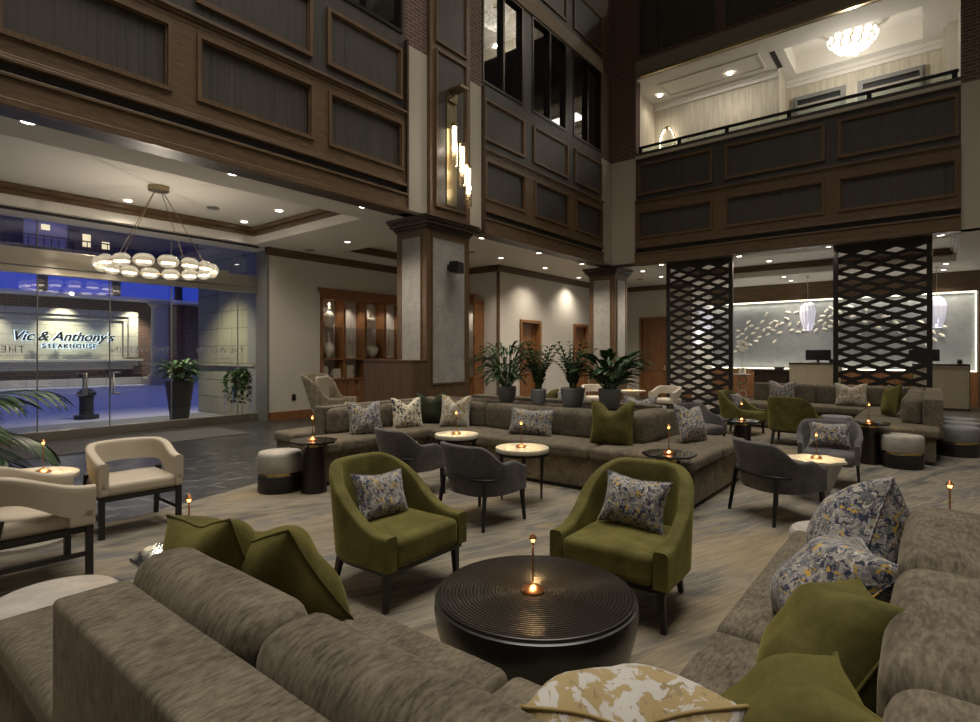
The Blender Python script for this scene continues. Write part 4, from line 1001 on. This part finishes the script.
for i in range(22):
    c_ = Vector((rnd.uniform(-.12,.16), rnd.uniform(-.06,.06), rnd.uniform(.80,1.14)))
    for k in range(5):
        a = 2*PI*k/5; v_, f_ = leaf_pts(c_, (math.cos(a), -.2, math.sin(a)), .06, .05, 0, up=Vector((0,1,0)), n=3); pb.add(v_, f_)
solid(obj('petals', pb, 'ceramic', t, smooth=True)); lf = B()
for a in (0,1.2,2.5,3.9,5.1):
    v_, f_ = leaf_pts((0,0,.19), (math.cos(a), math.sin(a), .5), .25, .07, 1.2); lf.add(v_, f_)
solid(obj('leaves', lf, 'leaf', t, smooth=True))
# crystal pendants
for (x, lab) in ((-6.5,'faceted white crystal pendant glimpsed through the left lattice screen'),(-3.26,'faceted white crystal pendant hanging between the two lattice screens'),(.01,'faceted white crystal pendant hanging beside the right lattice screen')):
    t = thing('crystal_pendant', lab, 'pendant light', (x, 20.55, 2.35)); b = B()
    for k in range(14):
        a = 2*PI*k/14; r0 = .25+.02*(k%2); pr = [(.10,.0+.10*(k%3)),(.17,.30),(.21,.62),(.17,.80),(.05,.90)]
        dx, dy = math.cos(a), math.sin(a); px_, py_ = -dy*.055, dx*.055
        vs = []
        for (q, z) in pr: vs += [(dx*q-px_, dy*q-py_, z), (dx*(q+.03), dy*(q+.03), z), (dx*q+px_, dy*q+py_, z), (dx*(q-.02), dy*(q-.02), z)]
        fs = [(i*4+j, i*4+(j+1)%4, (i+1)*4+(j+1)%4, (i+1)*4+j) for i in range(4) for j in range(4)] + [(0,1,2,3),(19,18,17,16)]
        b.add(vs, fs)
    obj('crystal_shade', b, 'glow_pend', t); obj('cord', B().tube([(0,0,.88),(0,0,1.745)], .008, 6), 'steel', t)
    obj('canopy', B().lathe([(.06,1.72),(.06,1.748)], 16), 'steel', t); obj('lamp', B().lathe([(.02,.3),(.05,.5),(.05,.7),(.02,.8)], 12), 'glow_tube', t, smooth='auto')
    point('pendant_light', (x, 20.55, 2.2), 14, COOL, .05)
# ================================================================== SOFT FURNITURE
def sofa(name, label, o, bases, seats, backs, cushions, ends=()):
    """all boxes in world metres: (x0,x1,y0,y1[,z0,z1])"""
    t = thing(name, label, 'sofa', (o[0], o[1], 0)); ox, oy = o
    bd = B()
    for (x0,x1,y0,y1) in bases: bd.box(x0-ox,x1-ox,y0-oy,y1-oy,.05,.385)
    obj('upholstered_base', bd, 'sofa', t, bevel=.012)
    pd = B()
    for (x0,x1,y0,y1) in bases: pd.box(x0-ox+.03,x1-ox-.03,y0-oy+.03,y1-oy-.03,.0,.05)
    obj('plinth', pd, 'blackwood', t)
    for (x0,x1,y0,y1) in seats: obj('seat_cushion', B().rbox(x0-ox,x1-ox,y0-oy,y1-oy,.385,.525,.045,(0,0,.02),6,.006), 'sofa', t, smooth=True)
    for (x0,x1,y0,y1,z1) in backs: obj('back_frame', B().rbox(x0-ox,x1-ox,y0-oy,y1-oy,.34,z1,.018,n=4), 'sofa', t, smooth='auto')
    for (x0,x1,y0,y1,z0,z1) in cushions:
        c = obj('back_cushion', B().rbox(x0-ox,x1-ox,y0-oy,y1-oy,z0,z1,.075,(.012,.012,.012),7,.008), 'sofa', t, smooth=True)
    return t
# foreground sofa along the near side and the right side (one L shaped piece)
sofa('sectional_sofa', 'large taupe sectional sofa wrapping the near left and right foreground corner', (-.6, 1.0),
     [(-2.95,.15,.50,1.50), (-.66,.35,1.50,3.80)],
     [(-2.98,-1.985,.475,1.52), (-1.975,-1.13,.60,1.53), (-1.12,-.70,.60,1.53), (-.69,.2,.60,2.26), (-.69,.12,2.27,3.84)],
     [(-1.97,.36,.45,.645,.90), (.17,.40,.45,3.25,.90)],
     [(-1.975,-1.25,.64,.85,.50,.965), (-1.24,-.40,.64,.85,.50,.965), (-.08,.17,.70,1.42,.50,.95), (-.10,.18,1.43,2.19,.50,.95), (-.10,.18,2.20,3.06,.50,.95)])
# middle sofa: U around the two stone tables
sofa('sectional_sofa', 'taupe sectional sofa in the middle with four planters behind its back', (-4.0, 6.2),
     [(-6.55,-5.70,3.88,6.4), (-5.70,-1.92,5.68,6.4), (-2.75,-1.92,6.4,7.5)],
     [(-6.35,-5.66,3.85,4.95), (-6.35,-5.66,4.96,6.35), (-5.65,-4.4,5.62,6.35), (-4.39,-3.1,5.62,6.35), (-3.09,-1.90,5.62,6.60), (-2.7,-1.88,6.61,7.55)],
     [(-6.62,-6.40,4.40,6.65,.88), (-6.40,-2.86,6.38,6.52,.87), (-2.95,-2.72,6.52,7.5,.84)],
     [(-6.40,-6.20,4.42,5.3,.50,.86), (-6.40,-6.20,5.31,6.2,.50,.86), (-6.1,-5.1,6.2,6.39,.50,.885), (-5.09,-4.0,6.2,6.39,.50,.885), (-3.99,-2.95,6.2,6.39,.50,.885), (-2.90,-2.66,6.15,7.0,.50,.90)])
tag(obj('console_shelf', B().box(-2.35,1.30,-.19,.22,.84,.872).box(-2.33,1.28,-.17,.20,0,.84), 'wooddk', loc=(-4.18,6.74,0)), 'dark console shelf behind the middle sofa carrying four planters', 'console')
sofa('sofa_bench', 'taupe bench seat on the outer side of the middle sofa near the wing chair', (-6.85, 4.9),
     [(-7.15,-6.66,4.15,6.5)], [(-7.18,-6.64,4.12,5.3), (-7.18,-6.64,5.31,6.5)], [], [])
sofa('sectional_sofa', 'taupe sofa facing away behind the planters with cushions showing over its back', (-4.2, 7.9),
     [(-6.3,-3.05,7.45,8.5)], [(-6.3,-4.6,7.7,8.55), (-4.59,-3.0,7.7,8.55)], [(-6.35,-3.0,7.40,7.62,.88)], [(-6.3,-5.2,7.60,7.78,.5,.86), (-5.19,-4.1,7.60,7.78,.5,.86), (-4.09,-3.05,7.60,7.78,.5,.86)])
# far right sofa
t = sofa('sectional_sofa', 'taupe sectional sofa at the far right before the lattice screens', (-1.4, 12.6),
     [(-3.7,.0,12.95,14.0), (-1.05,.0,10.05,12.95)],
     [(-3.72,-2.6,12.9,13.9), (-2.59,-1.1,12.9,13.9), (-1.1,-.1,11.6,13.9), (-1.1,.04,10.0,11.59)],
     [(-3.3,.06,13.85,14.08,.92), (-.16,.08,10.5,13.85,.92)],
     [(-2.95,-2.0,13.62,13.86,.5,.93), (-1.99,-.5,13.62,13.86,.5,.93), (-.42,-.16,10.55,12.0,.5,.93), (-.42,-.16,12.01,13.5,.5,.93)])

def pillow(name, label, loc, face, tilt, w, h, mat, seed=0, chop=.5, th=.10, roll=0, group=None, pipe=None, wr=.012):
    """scatter cushion standing in local XZ, face = heading (deg) it looks towards, tilt = lean back (deg)"""
    b = B(); N = 18; rnd = random.Random(seed); off = Vector((seed*3.1, seed*1.7, 0)); rim = []
    def P(u, v, s):
        ed = (1-abs(u)**3.2)*(1-abs(v)**3.2); t_ = th*max(0, ed)**.62
        k_ = .09 if chop > .1 else .14; x = w/2*u*(1-k_*(1-v*v)); z = h/2*v*(1-k_*(1-u*u))
        if v > -.2: z -= chop*.30*h*math.exp(-(u/.36)**2)*((v+.2)/1.2)**1.6; t_ *= 1+.25*chop*math.exp(-(u/.5)**2)*v
        nn = noise.noise(Vector((x*6, z*6, s*2.0))+off)*wr*ed**.5*2
        cr_ = -.016*chop*math.exp(-((u-.02)/.07)**2)*max(0, v)*ed*(1 if s < 0 else 0)
        return Vector((x, s*(t_+nn+cr_), z))
    vs = []; idx = {}
    for s in (-1, 1):
        for i in range(N+1):
            for j in range(N+1):
                u = math.sin(PI/2*(-1+2*i/N))*.5+(-1+2*i/N)*.5; v = math.sin(PI/2*(-1+2*j/N))*.5+(-1+2*j/N)*.5
                if s == 1 and (i in (0,N) or j in (0,N)): idx[(s,i,j)] = idx[(-1,i,j)]; continue
                idx[(s,i,j)] = len(vs); vs.append(P(u, v, s))
    fs = []
    for i in range(N):
        for j in range(N):
            a, b_, c, d = (i,j),(i+1,j),(i+1,j+1),(i,j+1)
            fs.append(tuple(idx[(-1,)+q] for q in (a,b_,c,d))); fs.append(tuple(idx[(1,)+q] for q in (d,c,b_,a)))
    b.add(vs, fs)
    for i in range(N): rim.append(vs[idx[(-1,i,0)]])
    for j in range(N): rim.append(vs[idx[(-1,N,j)]])
    for i in range(N,0,-1): rim.append(vs[idx[(-1,i,N)]])
    for j in range(N,0,-1): rim.append(vs[idx[(-1,0,j)]])
    t = thing(name, label, 'cushion', loc, 0, group)
    t.rotation_euler = (Matrix.Rotation(math.radians(face), 3, 'Z') @ Matrix.Rotation(math.radians(-tilt), 3, 'X') @ Matrix.Rotation(math.radians(roll), 3, 'Y')).to_euler()
    obj('cover', b, mat, t, smooth=True)
    obj('piping', B().tube(rim, .005, 6, True), pipe or mat, t, smooth=True)
    return t
# foreground cushions
pillow('scatter_cushion', 'olive velvet cushion on the foreground left sofa, the farther left of two', (-2.10,1.00,.775), 186, 20, .46,.48,'greenp',1,.15, th=.14, wr=.02, roll=8)
pillow('scatter_cushion', 'olive velvet cushion on the foreground left sofa, the nearer slumped one', (-1.93,1.12,.755), 200, 30, .46,.46,'greenp',2,.12, th=.15, wr=.02, roll=14)
pillow('scatter_cushion', 'gold and white print cushion lying at the bottom centre sofa corner', (-.53,1.11,.715), 219, 30, .44,.45,'patg',3,.40, th=.16, pipe='pipeg')
pillow('scatter_cushion', 'navy and mustard print cushion at the far end of the foreground right sofa', (-.28,2.98,.78), -76, 22, .46,.50,'pat',4,.02, th=.17, roll=-26)
pillow('scatter_cushion', 'navy and mustard print cushion tucked behind the olive ones on the right sofa', (-.30,2.42,.70), -74, 44, .50,.48,'pat',5,.02, th=.17, roll=-8)
pillow('scatter_cushion', 'large olive velvet cushion leaning in the right sofa, behind the nearest one', (-.23,1.90,.70), -76, 34, .50,.50,'greenp',6,.02, th=.17, wr=.022, roll=-14)
pillow('scatter_cushion', 'olive velvet cushion nearest the viewer in the bottom right corner', (-.25,1.40,.675), -78, 38, .48,.48,'greenp',7,.02, th=.17, wr=.022, roll=-14)
# middle sofa cushions
pillow('scatter_cushion', 'navy print square cushion at the left end of the middle sofa', (-5.93,4.72,.735), 70, 16, .46,.46,'pat',8,.6)
pillow('scatter_cushion', 'navy and gold brush print square cushion on the middle sofa', (-5.98,5.52,.735), 66, 14, .46,.46,'pat2',9,.7)
pillow('scatter_cushion', 'deep green velvet cushion in the left corner of the middle sofa', (-6.0,6.02,.76), 42, 10, .48,.48,'darkgreenp',10,.7)
pillow('scatter_cushion', 'gold and silver print square cushion in front of the big column', (-5.50,6.03,.75), 18, 12, .48,.48,'patg',11,.7)
pillow('scatter_cushion', 'navy and white print oblong cushion beneath the planters', (-4.15,6.02,.70), 2, 14, .68,.36,'pat',12,.15)
pillow('scatter_cushion', 'large olive cushion with pinched top on the right part of the middle sofa', (-2.98,6.00,.77), 6, 8, .54,.54,'greenp',13,.75)
pillow('scatter_cushion', 'navy print cushion at the right end of the middle sofa', (-2.34,6.82,.745), 70, 20, .46,.46,'pat',14,.35, roll=6)
# seen over the back of the rear sofa
pillow('scatter_cushion', 'olive cushion peeking between the planters beyond the middle sofa', (-5.2,7.97,.78), 10, 8, .46,.44,'greenp',15,.6)
pillow('scatter_cushion', 'print cushion peeking beside the wide bowl planter', (-4.75,8.02,.74), 10, 8, .46,.42,'pat',16,.6)
pillow('scatter_cushion', 'navy print oblong cushion beyond the rightmost planter', (-3.5,7.97,.77), 4, 8, .52,.36,'pat',17,.5)
# far right sofa cushions
pillow('scatter_cushion', 'grey navy print cushion on the far sofa left of its seams', (-2.62,13.42,.77), 6, 14, .52,.48,'pat',18,.6)
pillow('scatter_cushion', 'gold print cushion leaning before the right lattice screen', (-1.35,13.40,.76), 8, 16, .56,.48,'patg',19,.5)
pillow('scatter_cushion', 'large olive cushion on the right arm of the far sofa', (-.60,11.75,.80), -68, 12, .56,.54,'greenp',20,.3, roll=-6)
pillow('scatter_cushion', 'print cushion half hidden behind the large olive one on the far sofa', (-.62,12.7,.77), -55, 12, .48,.48,'pat',21,.3)

# ------------------------------------------------------------------ upholstered shells
def shell(fn, n, thick, rad=None):
    """fn(s) -> (x, y, nx, ny, zb, zt, lean) for s in 0..1; inner face offset by thick along -n; rounded top"""
    b = B(); vs = []; fs = []; K = 0
    for i in range(n+1):
        x, y, nx, ny, zb, zt, lean = fn(i/n); h = zt-zb; ring = []; rd = rad or thick/2
        def Q(off, z):
            l_ = lean*(z-zb)/.5; return (x+nx*(l_-off), y+ny*(l_-off), z)
        ht = rd; steps = 6
        for k in range(steps+1): ring.append(Q(0, zb+(h-ht)*k/steps))
        for k in range(1, 6):
            a = PI*k/6; cx_ = ht if k <= 3 else thick-ht; ring.append(Q(cx_-ht*math.cos(a), zt-ht+ht*math.sin(a)))
            if k == 3 and rad: ring.append(Q(thick-ht, zt))
        for k in range(steps+1): ring.append(Q(thick, zb+(h-ht)*(1-k/steps)))
        K = len(ring); vs += ring
    for i in range(n):
        for k in range(K):
            k2 = (k+1) % K; fs.append((i*K+k, (i+1)*K+k, (i+1)*K+k2, i*K+k2))
    fs.append(tuple(range(K))); fs.append(tuple(n*K+k for k in range(K))[::-1])
    return b.add(vs, fs)
def U(s, hw, d, r):
    """open U plan: front left (+y back) -> back -> front right; returns x,y,nx,ny. front at y=-d, back at y=0"""
    L1 = d-r; La = PI*r/2; Lb = 2*(hw-r); tot = 2*L1+2*La+Lb; q = s*tot
    if q < L1: return (-hw, -d+q, -1, 0)
    q -= L1
    if q < La: a = q/r; return (-hw+r-r*math.cos(a), -r+r*math.sin(a), -math.cos(a), math.sin(a))
    q -= La
    if q < Lb: return (-hw+r+q, 0, 0, 1)
    q -= Lb
    if q < La: a = q/r; return (hw-r+r*math.sin(a), -r+r*math.cos(a), math.sin(a), math.cos(a))
    q -= La; return (hw, -r-q, 1, 0)
def sstep(t): t = max(0, min(1, t)); return t*t*(3-2*t)
def green_chair(label, loc, rotz):
    """lounge chair, faces local -Y"""
    t = thing('lounge_chair', label, 'armchair', loc, rotz)
    hw, d, r = .378, .72, .35
    def fn(s):
        x, y, nx, ny = U(s, hw, d, r); y += .34
        e = min(s, 1-s)*2; zt = .485 + .37*sstep((e-.10)/.74); 
        return (x, y, nx, ny, .27, zt, .05*sstep((e-.3)/.5))
    obj('curved_back', shell(fn, 56, .085, .022), 'green', t, smooth='auto')
    obj('seat_cushion', B().rbox(-.29,.29,-.385,.26,.27,.455,.04,(0,.0,.02),6,.004), 'green', t, smooth=True)
    fr = B().prism([(lambda q: (q[0]*.94, (q[1]+.34)*.94))(U(k/28, hw, d, r)) for k in range(29)], .235, .27); obj('seat_frame', fr, 'blackwood', t, bevel=.006)
    for (x,y) in ((-.32,-.32),(.32,-.32),(-.22,.24),(.22,.24)):
        s_ = 1 if x > 0 else -1; k = .0 if y < 0 else .05
        obj('leg', B().bar((x,y,.24),(x+s_*.015+0, y+k*1.2,0), .045,.028,.045,.028), 'blackwood', t)
    return t
green_chair('olive velvet lounge chair with print cushion left of the round ribbed table', (-2.96,2.57,0), math.radians(92))
green_chair('olive velvet lounge chair with print cushion right of the round ribbed table', (-1.55,3.38,0), math.radians(2))
pillow('scatter_cushion', 'navy mustard oblong cushion on the left olive chair', (-3.05,2.57,.60), 92, 20, .46,.34,'pat',22,.05, roll=4)
pillow('scatter_cushion', 'navy mustard oblong cushion on the right olive chair', (-1.55,3.44,.625), 0, 20, .46,.34,'pat',23,.05, roll=3)
green_chair('olive velvet lounge chair in profile far back near the left lattice screen', (-3.05,11.75,0), math.radians(82))
pillow('scatter_cushion', 'navy print cushion on the profile olive chair far back', (-3.12,11.75,.64), 84, 18, .42,.34,'pat',24,.05)
green_chair('olive velvet lounge chair seen from behind facing the far sofa', (-1.98,10.95,0), math.radians(172))

def grey_chair(label, loc, rotz):
    """tub chair, faces local -Y; slim black frame with splayed legs"""
    t = thing('tub_chair', label, 'armchair', loc, rotz)
    hw, d, r = .315, .56, .26
    def fn(s):
        x, y, nx, ny = U(s, hw, d, r); y += .28
        e = min(s, 1-s)*2; zt = .53 + .06*sstep(e/.2) + .17*sstep((e-.42)/.30)
        return (x, y, nx, ny, .29+.02*(1-sstep(e/.3)), zt, .11*sstep((e-.1)/.6))
    obj('curved_back', shell(fn, 52, .055, .022), 'greyv', t, smooth='auto')
    obj('seat_cushion', B().rbox(-.265,.265,-.30,.23,.28,.43,.045,(0,0,.015),6,.004), 'greyv', t, smooth=True)
    fr = []
    for k in range(15):
        s = .27+.46*k/14; x, y, nx, ny = U(s, hw+.03, d+.03, r+.03); fr.append((x+nx*.05, y+.28+ny*.05, .45))
    obj('back_rail', B().tube(fr, .014, 8), 'blackmetal', t, smooth=True)
    for (x,y,s_) in ((-.29,-.24,-1),(.29,-.24,1)): obj('leg', B().bar((x,y,.32),(x+s_*.02,y-.02,0),.034,.022), 'blackmetal', t)
    for (i) in (2, 12):
        p = fr[i]; obj('leg', B().bar(p,(p[0]*1.12,p[1]+.06,0),.032,.022), 'blackmetal', t)
    return t
grey_chair('grey velvet tub chair behind the left olive chair, its arm toward the stone table', (-4.72,4.40,0), math.radians(180-10))
grey_chair('grey velvet tub chair seen from behind between the two olive chairs', (-3.42,4.14,0), math.radians(180-6))
grey_chair('grey velvet tub chair seen from behind in front of the faceted stone table', (-1.22,6.02,0), math.radians(180-38))
grey_chair('grey velvet tub chair with print cushion facing the viewer', (-1.02,7.85,0), math.radians(6))
pillow('scatter_cushion', 'navy mustard oblong cushion on the grey chair facing the viewer', (-1.02,7.92,.60), 6, 18, .46,.32,'pat',25,.05)
grey_chair('grey velvet tub chair half hidden beyond the right end of the middle sofa', (-3.05,9.3,0), math.radians(60))

def barrel_chair(label, loc, rotz, mat='leather', sc=1.0):
    """cream open barrel chair, faces local -Y"""
    t = thing('barrel_chair', label, 'armchair', loc, rotz)
    hw, d, r = .335, .62, .31
    def fn(s):
        x, y, nx, ny = U(s, hw, d, r); y += .30; e = min(s, 1-s)*2
        zb = .44 + .15*sstep((e-.12)/.45); zt = .655 + .125*sstep((e-.05)/.6)
        return (x, y, nx, ny, zb, zt, .07*sstep((e-.1)/.6))
    obj('barrel_back', shell(fn, 56, .075, .022), mat, t, smooth='auto')
    obj('seat_cushion', B().rbox(-.30,.30,-.31,.26,.36,.475,.04,(0,0,.02),6), mat, t, smooth=True)
    for sg in (-1,1):
        obj('arm_panel', B().rbox(sg*.335-(.075 if sg>0 else 0), sg*.335+(0 if sg>0 else .075), -.32,-.16,.37,.5,.02,n=2), mat, t, smooth='auto')
    fr = B().box(-.31,.31,-.31,-.27,.325,.36).box(-.31,.31,.20,.24,.325,.36).box(-.31,-.27,-.27,.20,.325,.36).box(.27,.31,-.27,.20,.325,.36); obj('seat_frame', fr, 'blackwood', t)
    for sg in (-1,1):
        obj('leg', B().bar((sg*.305,-.285,.40),(sg*.305,-.285,0),.042), 'blackwood', t)
        obj('leg', B().bar((sg*.295,.20,.50),(sg*.305,.30,0),.042,.036), 'blackwood', t)
        obj('side_stretcher', B().bar((sg*.303,-.27,.17),(sg*.303,.26,.17),.028,.028,.03,.03), 'blackwood', t)
    return t
barrel_chair('cream leather barrel chair with black legs facing the foreground sofa', (-5.83,1.93,0), math.radians(88))
barrel_chair('cream leather barrel chair cropped at the left edge, seen from behind', (-5.06,1.03,0), math.radians(178))
barrel_chair('cream open backed chair far back beside the left lattice screen', (-5.25,13.6,0), math.radians(-8), 'leather2')
barrel_chair('cream open backed chair far back half hidden behind the rightmost planter', (-7.0,13.1,0), math.radians(35), 'leather2')

# wing chair by the bookcase
t = thing('wing_chair', 'tall mottled velvet wing chair beside the bookcase wall', 'armchair', (-10.75, 7.65, 0), math.radians(118))
def fnw(s):
    x, y, nx, ny = U(s, .37, .80, .22); y += .38; e = min(s, 1-s)*2
    return (x, y, nx, ny, .20, .60+.54*sstep((e-.30)/.45), .16*sstep((e-.3)/.5))
obj('wing_back', shell(fnw, 50, .07), 'wingf', t, smooth='auto')
obj('inner_back', B().rbox(-.28,.28,.22,.33,.44,1.08,.05), 'wingin', t, smooth=True)
obj('seat_cushion', B().rbox(-.30,.30,-.46,.25,.28,.47,.05,(0,0,.02)), 'wingin', t, smooth=True)
obj('seat_rail', B().box(-.34,.34,-.42,.32,.19,.28), 'wingf', t)
for (x,y) in ((-.31,-.37),(.31,-.37),(-.29,.32),(.29,.32)): obj('leg', B().bar((x,y,.20),(x*1.02,y*1.05,0),.045,.03), 'cherry', t)

# ------------------------------------------------------------------ stools
def stool(label, loc, top='stool_top', r=.245, group=None):
    t = thing('round_stool', label, 'stool', loc, 0, group)
    obj('drum_base', B().lathe([(r*.97,0),(r,.01),(r,.20),(r*.98,.205)], 40), 'blackwood', t, smooth='auto')
    obj('brass_band', B().lathe([(r*.93,.205),(r*.93,.235)], 40), 'brass', t, smooth='auto')
    obj('padded_top', B().lathe([(r*.98,.235),(r*1.01,.25),(r*1.01,.42),(r*.985,.445),(r*.93,.458),(r*.6,.462),(.001,.464)], 40), top, t, smooth='auto')
    return t
stool('round linen stool with black drum base beside the dark cone table', (-5.98,3.52,0))
stool('round linen stool with black drum and brass band before the far sofa end', (-.37,9.70,0))
stool('pale round stool tucked behind the left end of the foreground sofa', (-3.24,.76,0), r=.26)
stool('pale round stool just showing behind the print cushion on the right sofa', (-.52,4.16,0))
stool('round grey stool right of the far sofa, nearest of the row of three', (.26,11.37,0), 'stool_grey', .27)
stool('round grey stool right of the far sofa, middle of the row of three', (.30,12.15,0), 'stool_grey', .27)
stool('round grey stool right of the far sofa, farthest of the row of three', (.30,12.85,0), 'stool_grey', .27)
stool('round grey stool between the olive chair seen from behind and the far sofa', (-1.42,11.9,0), 'stool_grey', .25)

# ------------------------------------------------------------------ tables
t = thing('ribbed_coffee_table', 'large round black coffee table with concentric ribbed top', 'table', (-1.56,2.30,0))
obj('bowl_body', B().lathe([(.33,0),(.38,.03),(.46,.16),(.492,.28),(.502,.35),(.498,.40),(.488,.405)], 72), 'bowl', t, smooth='auto')
pr = [(.488,.405),(.483,.418)]; rr = .478
while rr > .02:
    pr += [(rr,.420),(rr-.006,.413),(rr-.012,.420)]; rr -= .018
pr.append((.001,.420)); obj('ribbed_top', B().lathe(pr, 96, caps=False), plain('ribbed_bronze_lacquer', (.035,.030,.026), .30, .55), t, smooth='auto')
def cone_table(label, loc, r, h=.60, octo=True, pr=.11, pedestal='bronze'):
    t = thing('pedestal_table', label, 'table', loc)
    n = 8 if octo else 48; a0 = PI/8
    poly = [(r*math.cos(a0+2*PI*k/n), r*math.sin(a0+2*PI*k/n)) for k in range(n)]
    obj('table_top', B().prism(poly, h-.022, h), 'blackgloss', t, bevel=.004)
    obj('brass_collar', B().lathe([(pr*.92,h-.07),(pr*.92,h-.022)], 32), 'brass', t, smooth='auto')
    obj('pedestal', B().lathe([(pr*1.35,0),(pr*1.33,.01),(pr,h-.07)], 40), pedestal, t, smooth='auto')
    return t
cone_table('dark octagonal table on a bronze cone beside the linen stool', (-5.60,3.72,0), .27)
cone_table('black mirrored octagonal table between the right olive chair and the middle sofa', (-2.05,5.36,0), .26, .62)
cone_table('black octagonal table with lamp at the near end of the far sofa', (-.76,9.74,0), .27)
cone_table('black octagonal table before the olive chair seen from behind', (-2.36,9.2,0), .27, .56)
cone_table('black mirrored table behind the left end of the foreground sofa', (-3.16,1.30,0), .25, .54)
cone_table('black table just beyond the far end of the foreground right sofa', (.10,4.13,0), .27)
def stone_table(label, loc, r, h=.60):
    t = thing('stone_top_table', label, 'table', loc)
    obj('stone_top', B().lathe([(r*.99,h-.045),(r,h-.04),(r,h-.004),(r*.99,h)], 48), 'stonew', t, smooth='auto')
    obj('metal_rim', B().lathe([(r*.97,h-.075),(r*.97,h-.045)], 48), 'blackmetal', t, smooth='auto')
    for k in range(3):
        a = -.9+k*2*PI/3; x, y = r*.9*math.cos(a), r*.9*math.sin(a); obj('leg', B().bar((x,y,h-.07),(x*.97,y*.97,0),.032,.014), 'blackmetal', t)
    return t
stone_table('round ivory stone table on black legs, the left one before the middle sofa', (-4.52,4.98,0), .265, .63)
stone_table('round ivory stone table on black legs, the right one before the middle sofa', (-3.45,4.84,0), .285, .60)
t = thing('drum_table', 'round pale table with stepped drum base between the cream chairs', 'table', (-6.02,1.20,0))
obj('table_top', B().lathe([(.36,.53),(.37,.535),(.37,.565),(.36,.57)], 48), 'stonew', t, smooth='auto')
fl_ = B()
n = 40; vs = []
obj('fluted_base', B().lathe([(.30,.03),(.27,.06),(.26,.48),(.32,.53)], 48), 'stoneconc', t, smooth='auto')
obj('foot_ring', B().lathe([(.33,0),(.34,.01),(.34,.035),(.30,.045)], 48), 'stoneconc', t, smooth='auto')
t = thing('faceted_stone_table', 'stepped travertine table with tapering faceted body before the grey chairs', 'table', (-1.02,6.95,0))
def flower(r):
    return [((r if k % 2 else r*.86)*math.cos(PI*k/8+.2), (r if k % 2 else r*.86)*math.sin(PI*k/8+.2)) for k in range(16)]
obj('table_top', B().prism(flower(.30), .43, .455), 'stonew', t)
b = B(); p0, p1 = flower(.10), flower(.26); b.add([(x,y,0) for x,y in p0]+[(x,y,.43) for x,y in p1], [tuple(range(16))[::-1], tuple(range(16,32))]+[(i,(i+1)%16,16+(i+1)%16,16+i) for i in range(16)]); obj('faceted_body', b, 'marblep', t)
t = thing('cafe_table', 'round pale table far back between the two cream open chairs', 'table', (-6.27,13.75,0))
obj('table_top', B().lathe([(.36,.60),(.36,.63)], 40), 'stonew', t, smooth='auto'); obj('pedestal', B().lathe([(.25,0),(.25,.03),(.12,.10),(.12,.50),(.3,.60)], 32), 'stonew', t, smooth='auto')

# ------------------------------------------------------------------ cordless copper lamps
def lamp(label, x, y, z, power=32):
    t = thing('table_lamp', label, 'lamp', (x, y, z))
    obj('base', B().lathe([(.055,0),(.056,.008),(.048,.02),(.018,.034),(.006,.04)], 28), 'copper', t, smooth='auto')
    obj('stem', B().lathe([(.0045,.035),(.0045,.268)], 10), 'copper', t, smooth='auto')
    obj('lamp_shade', B().lathe([(.021,.262),(.016,.270),(.002,.287)], 20, caps=False), 'copper', t, smooth='auto')
    obj('led_light', B().lathe([(.008,.245),(.011,.262)], 12), 'glow_warm', t)
    spot('lamp_beam', (x, y, z+.243), power, (1,.66,.26), 150, .5, .006)
    return t
for (lab, x, y, z) in (
    ('slim copper table lamp on the round ribbed table', -1.56,2.28,.421), ('slim copper table lamp on the pale drum table between cream chairs', -6.02,1.32,.571),
    ('slim copper table lamp on the mirrored table behind the foreground sofa', -3.20,1.34,.541), ('slim copper table lamp on the dark cone table beside the linen stool', -5.60,3.70,.601),
    ('slim copper table lamp on the left ivory stone table', -4.50,4.95,.631), ('slim copper table lamp on the right ivory stone table', -3.45,4.82,.601),
    ('slim copper table lamp on the mirrored octagonal table behind the right olive chair', -2.04,5.33,.621), ('slim copper table lamp on the stepped travertine table', -1.02,6.95,.456),
    ('slim copper table lamp on the black table before the far olive chairs', -2.36,9.18,.561), ('slim copper table lamp on the black table at the far sofa end', -.76,9.72,.601),
    ('slim copper table lamp on the black table beyond the foreground right sofa', .06,4.05,.601), ('slim copper table lamp on the far pale table between cream open chairs', -6.27,13.7,.631)):
    lamp(lab, x, y, z)
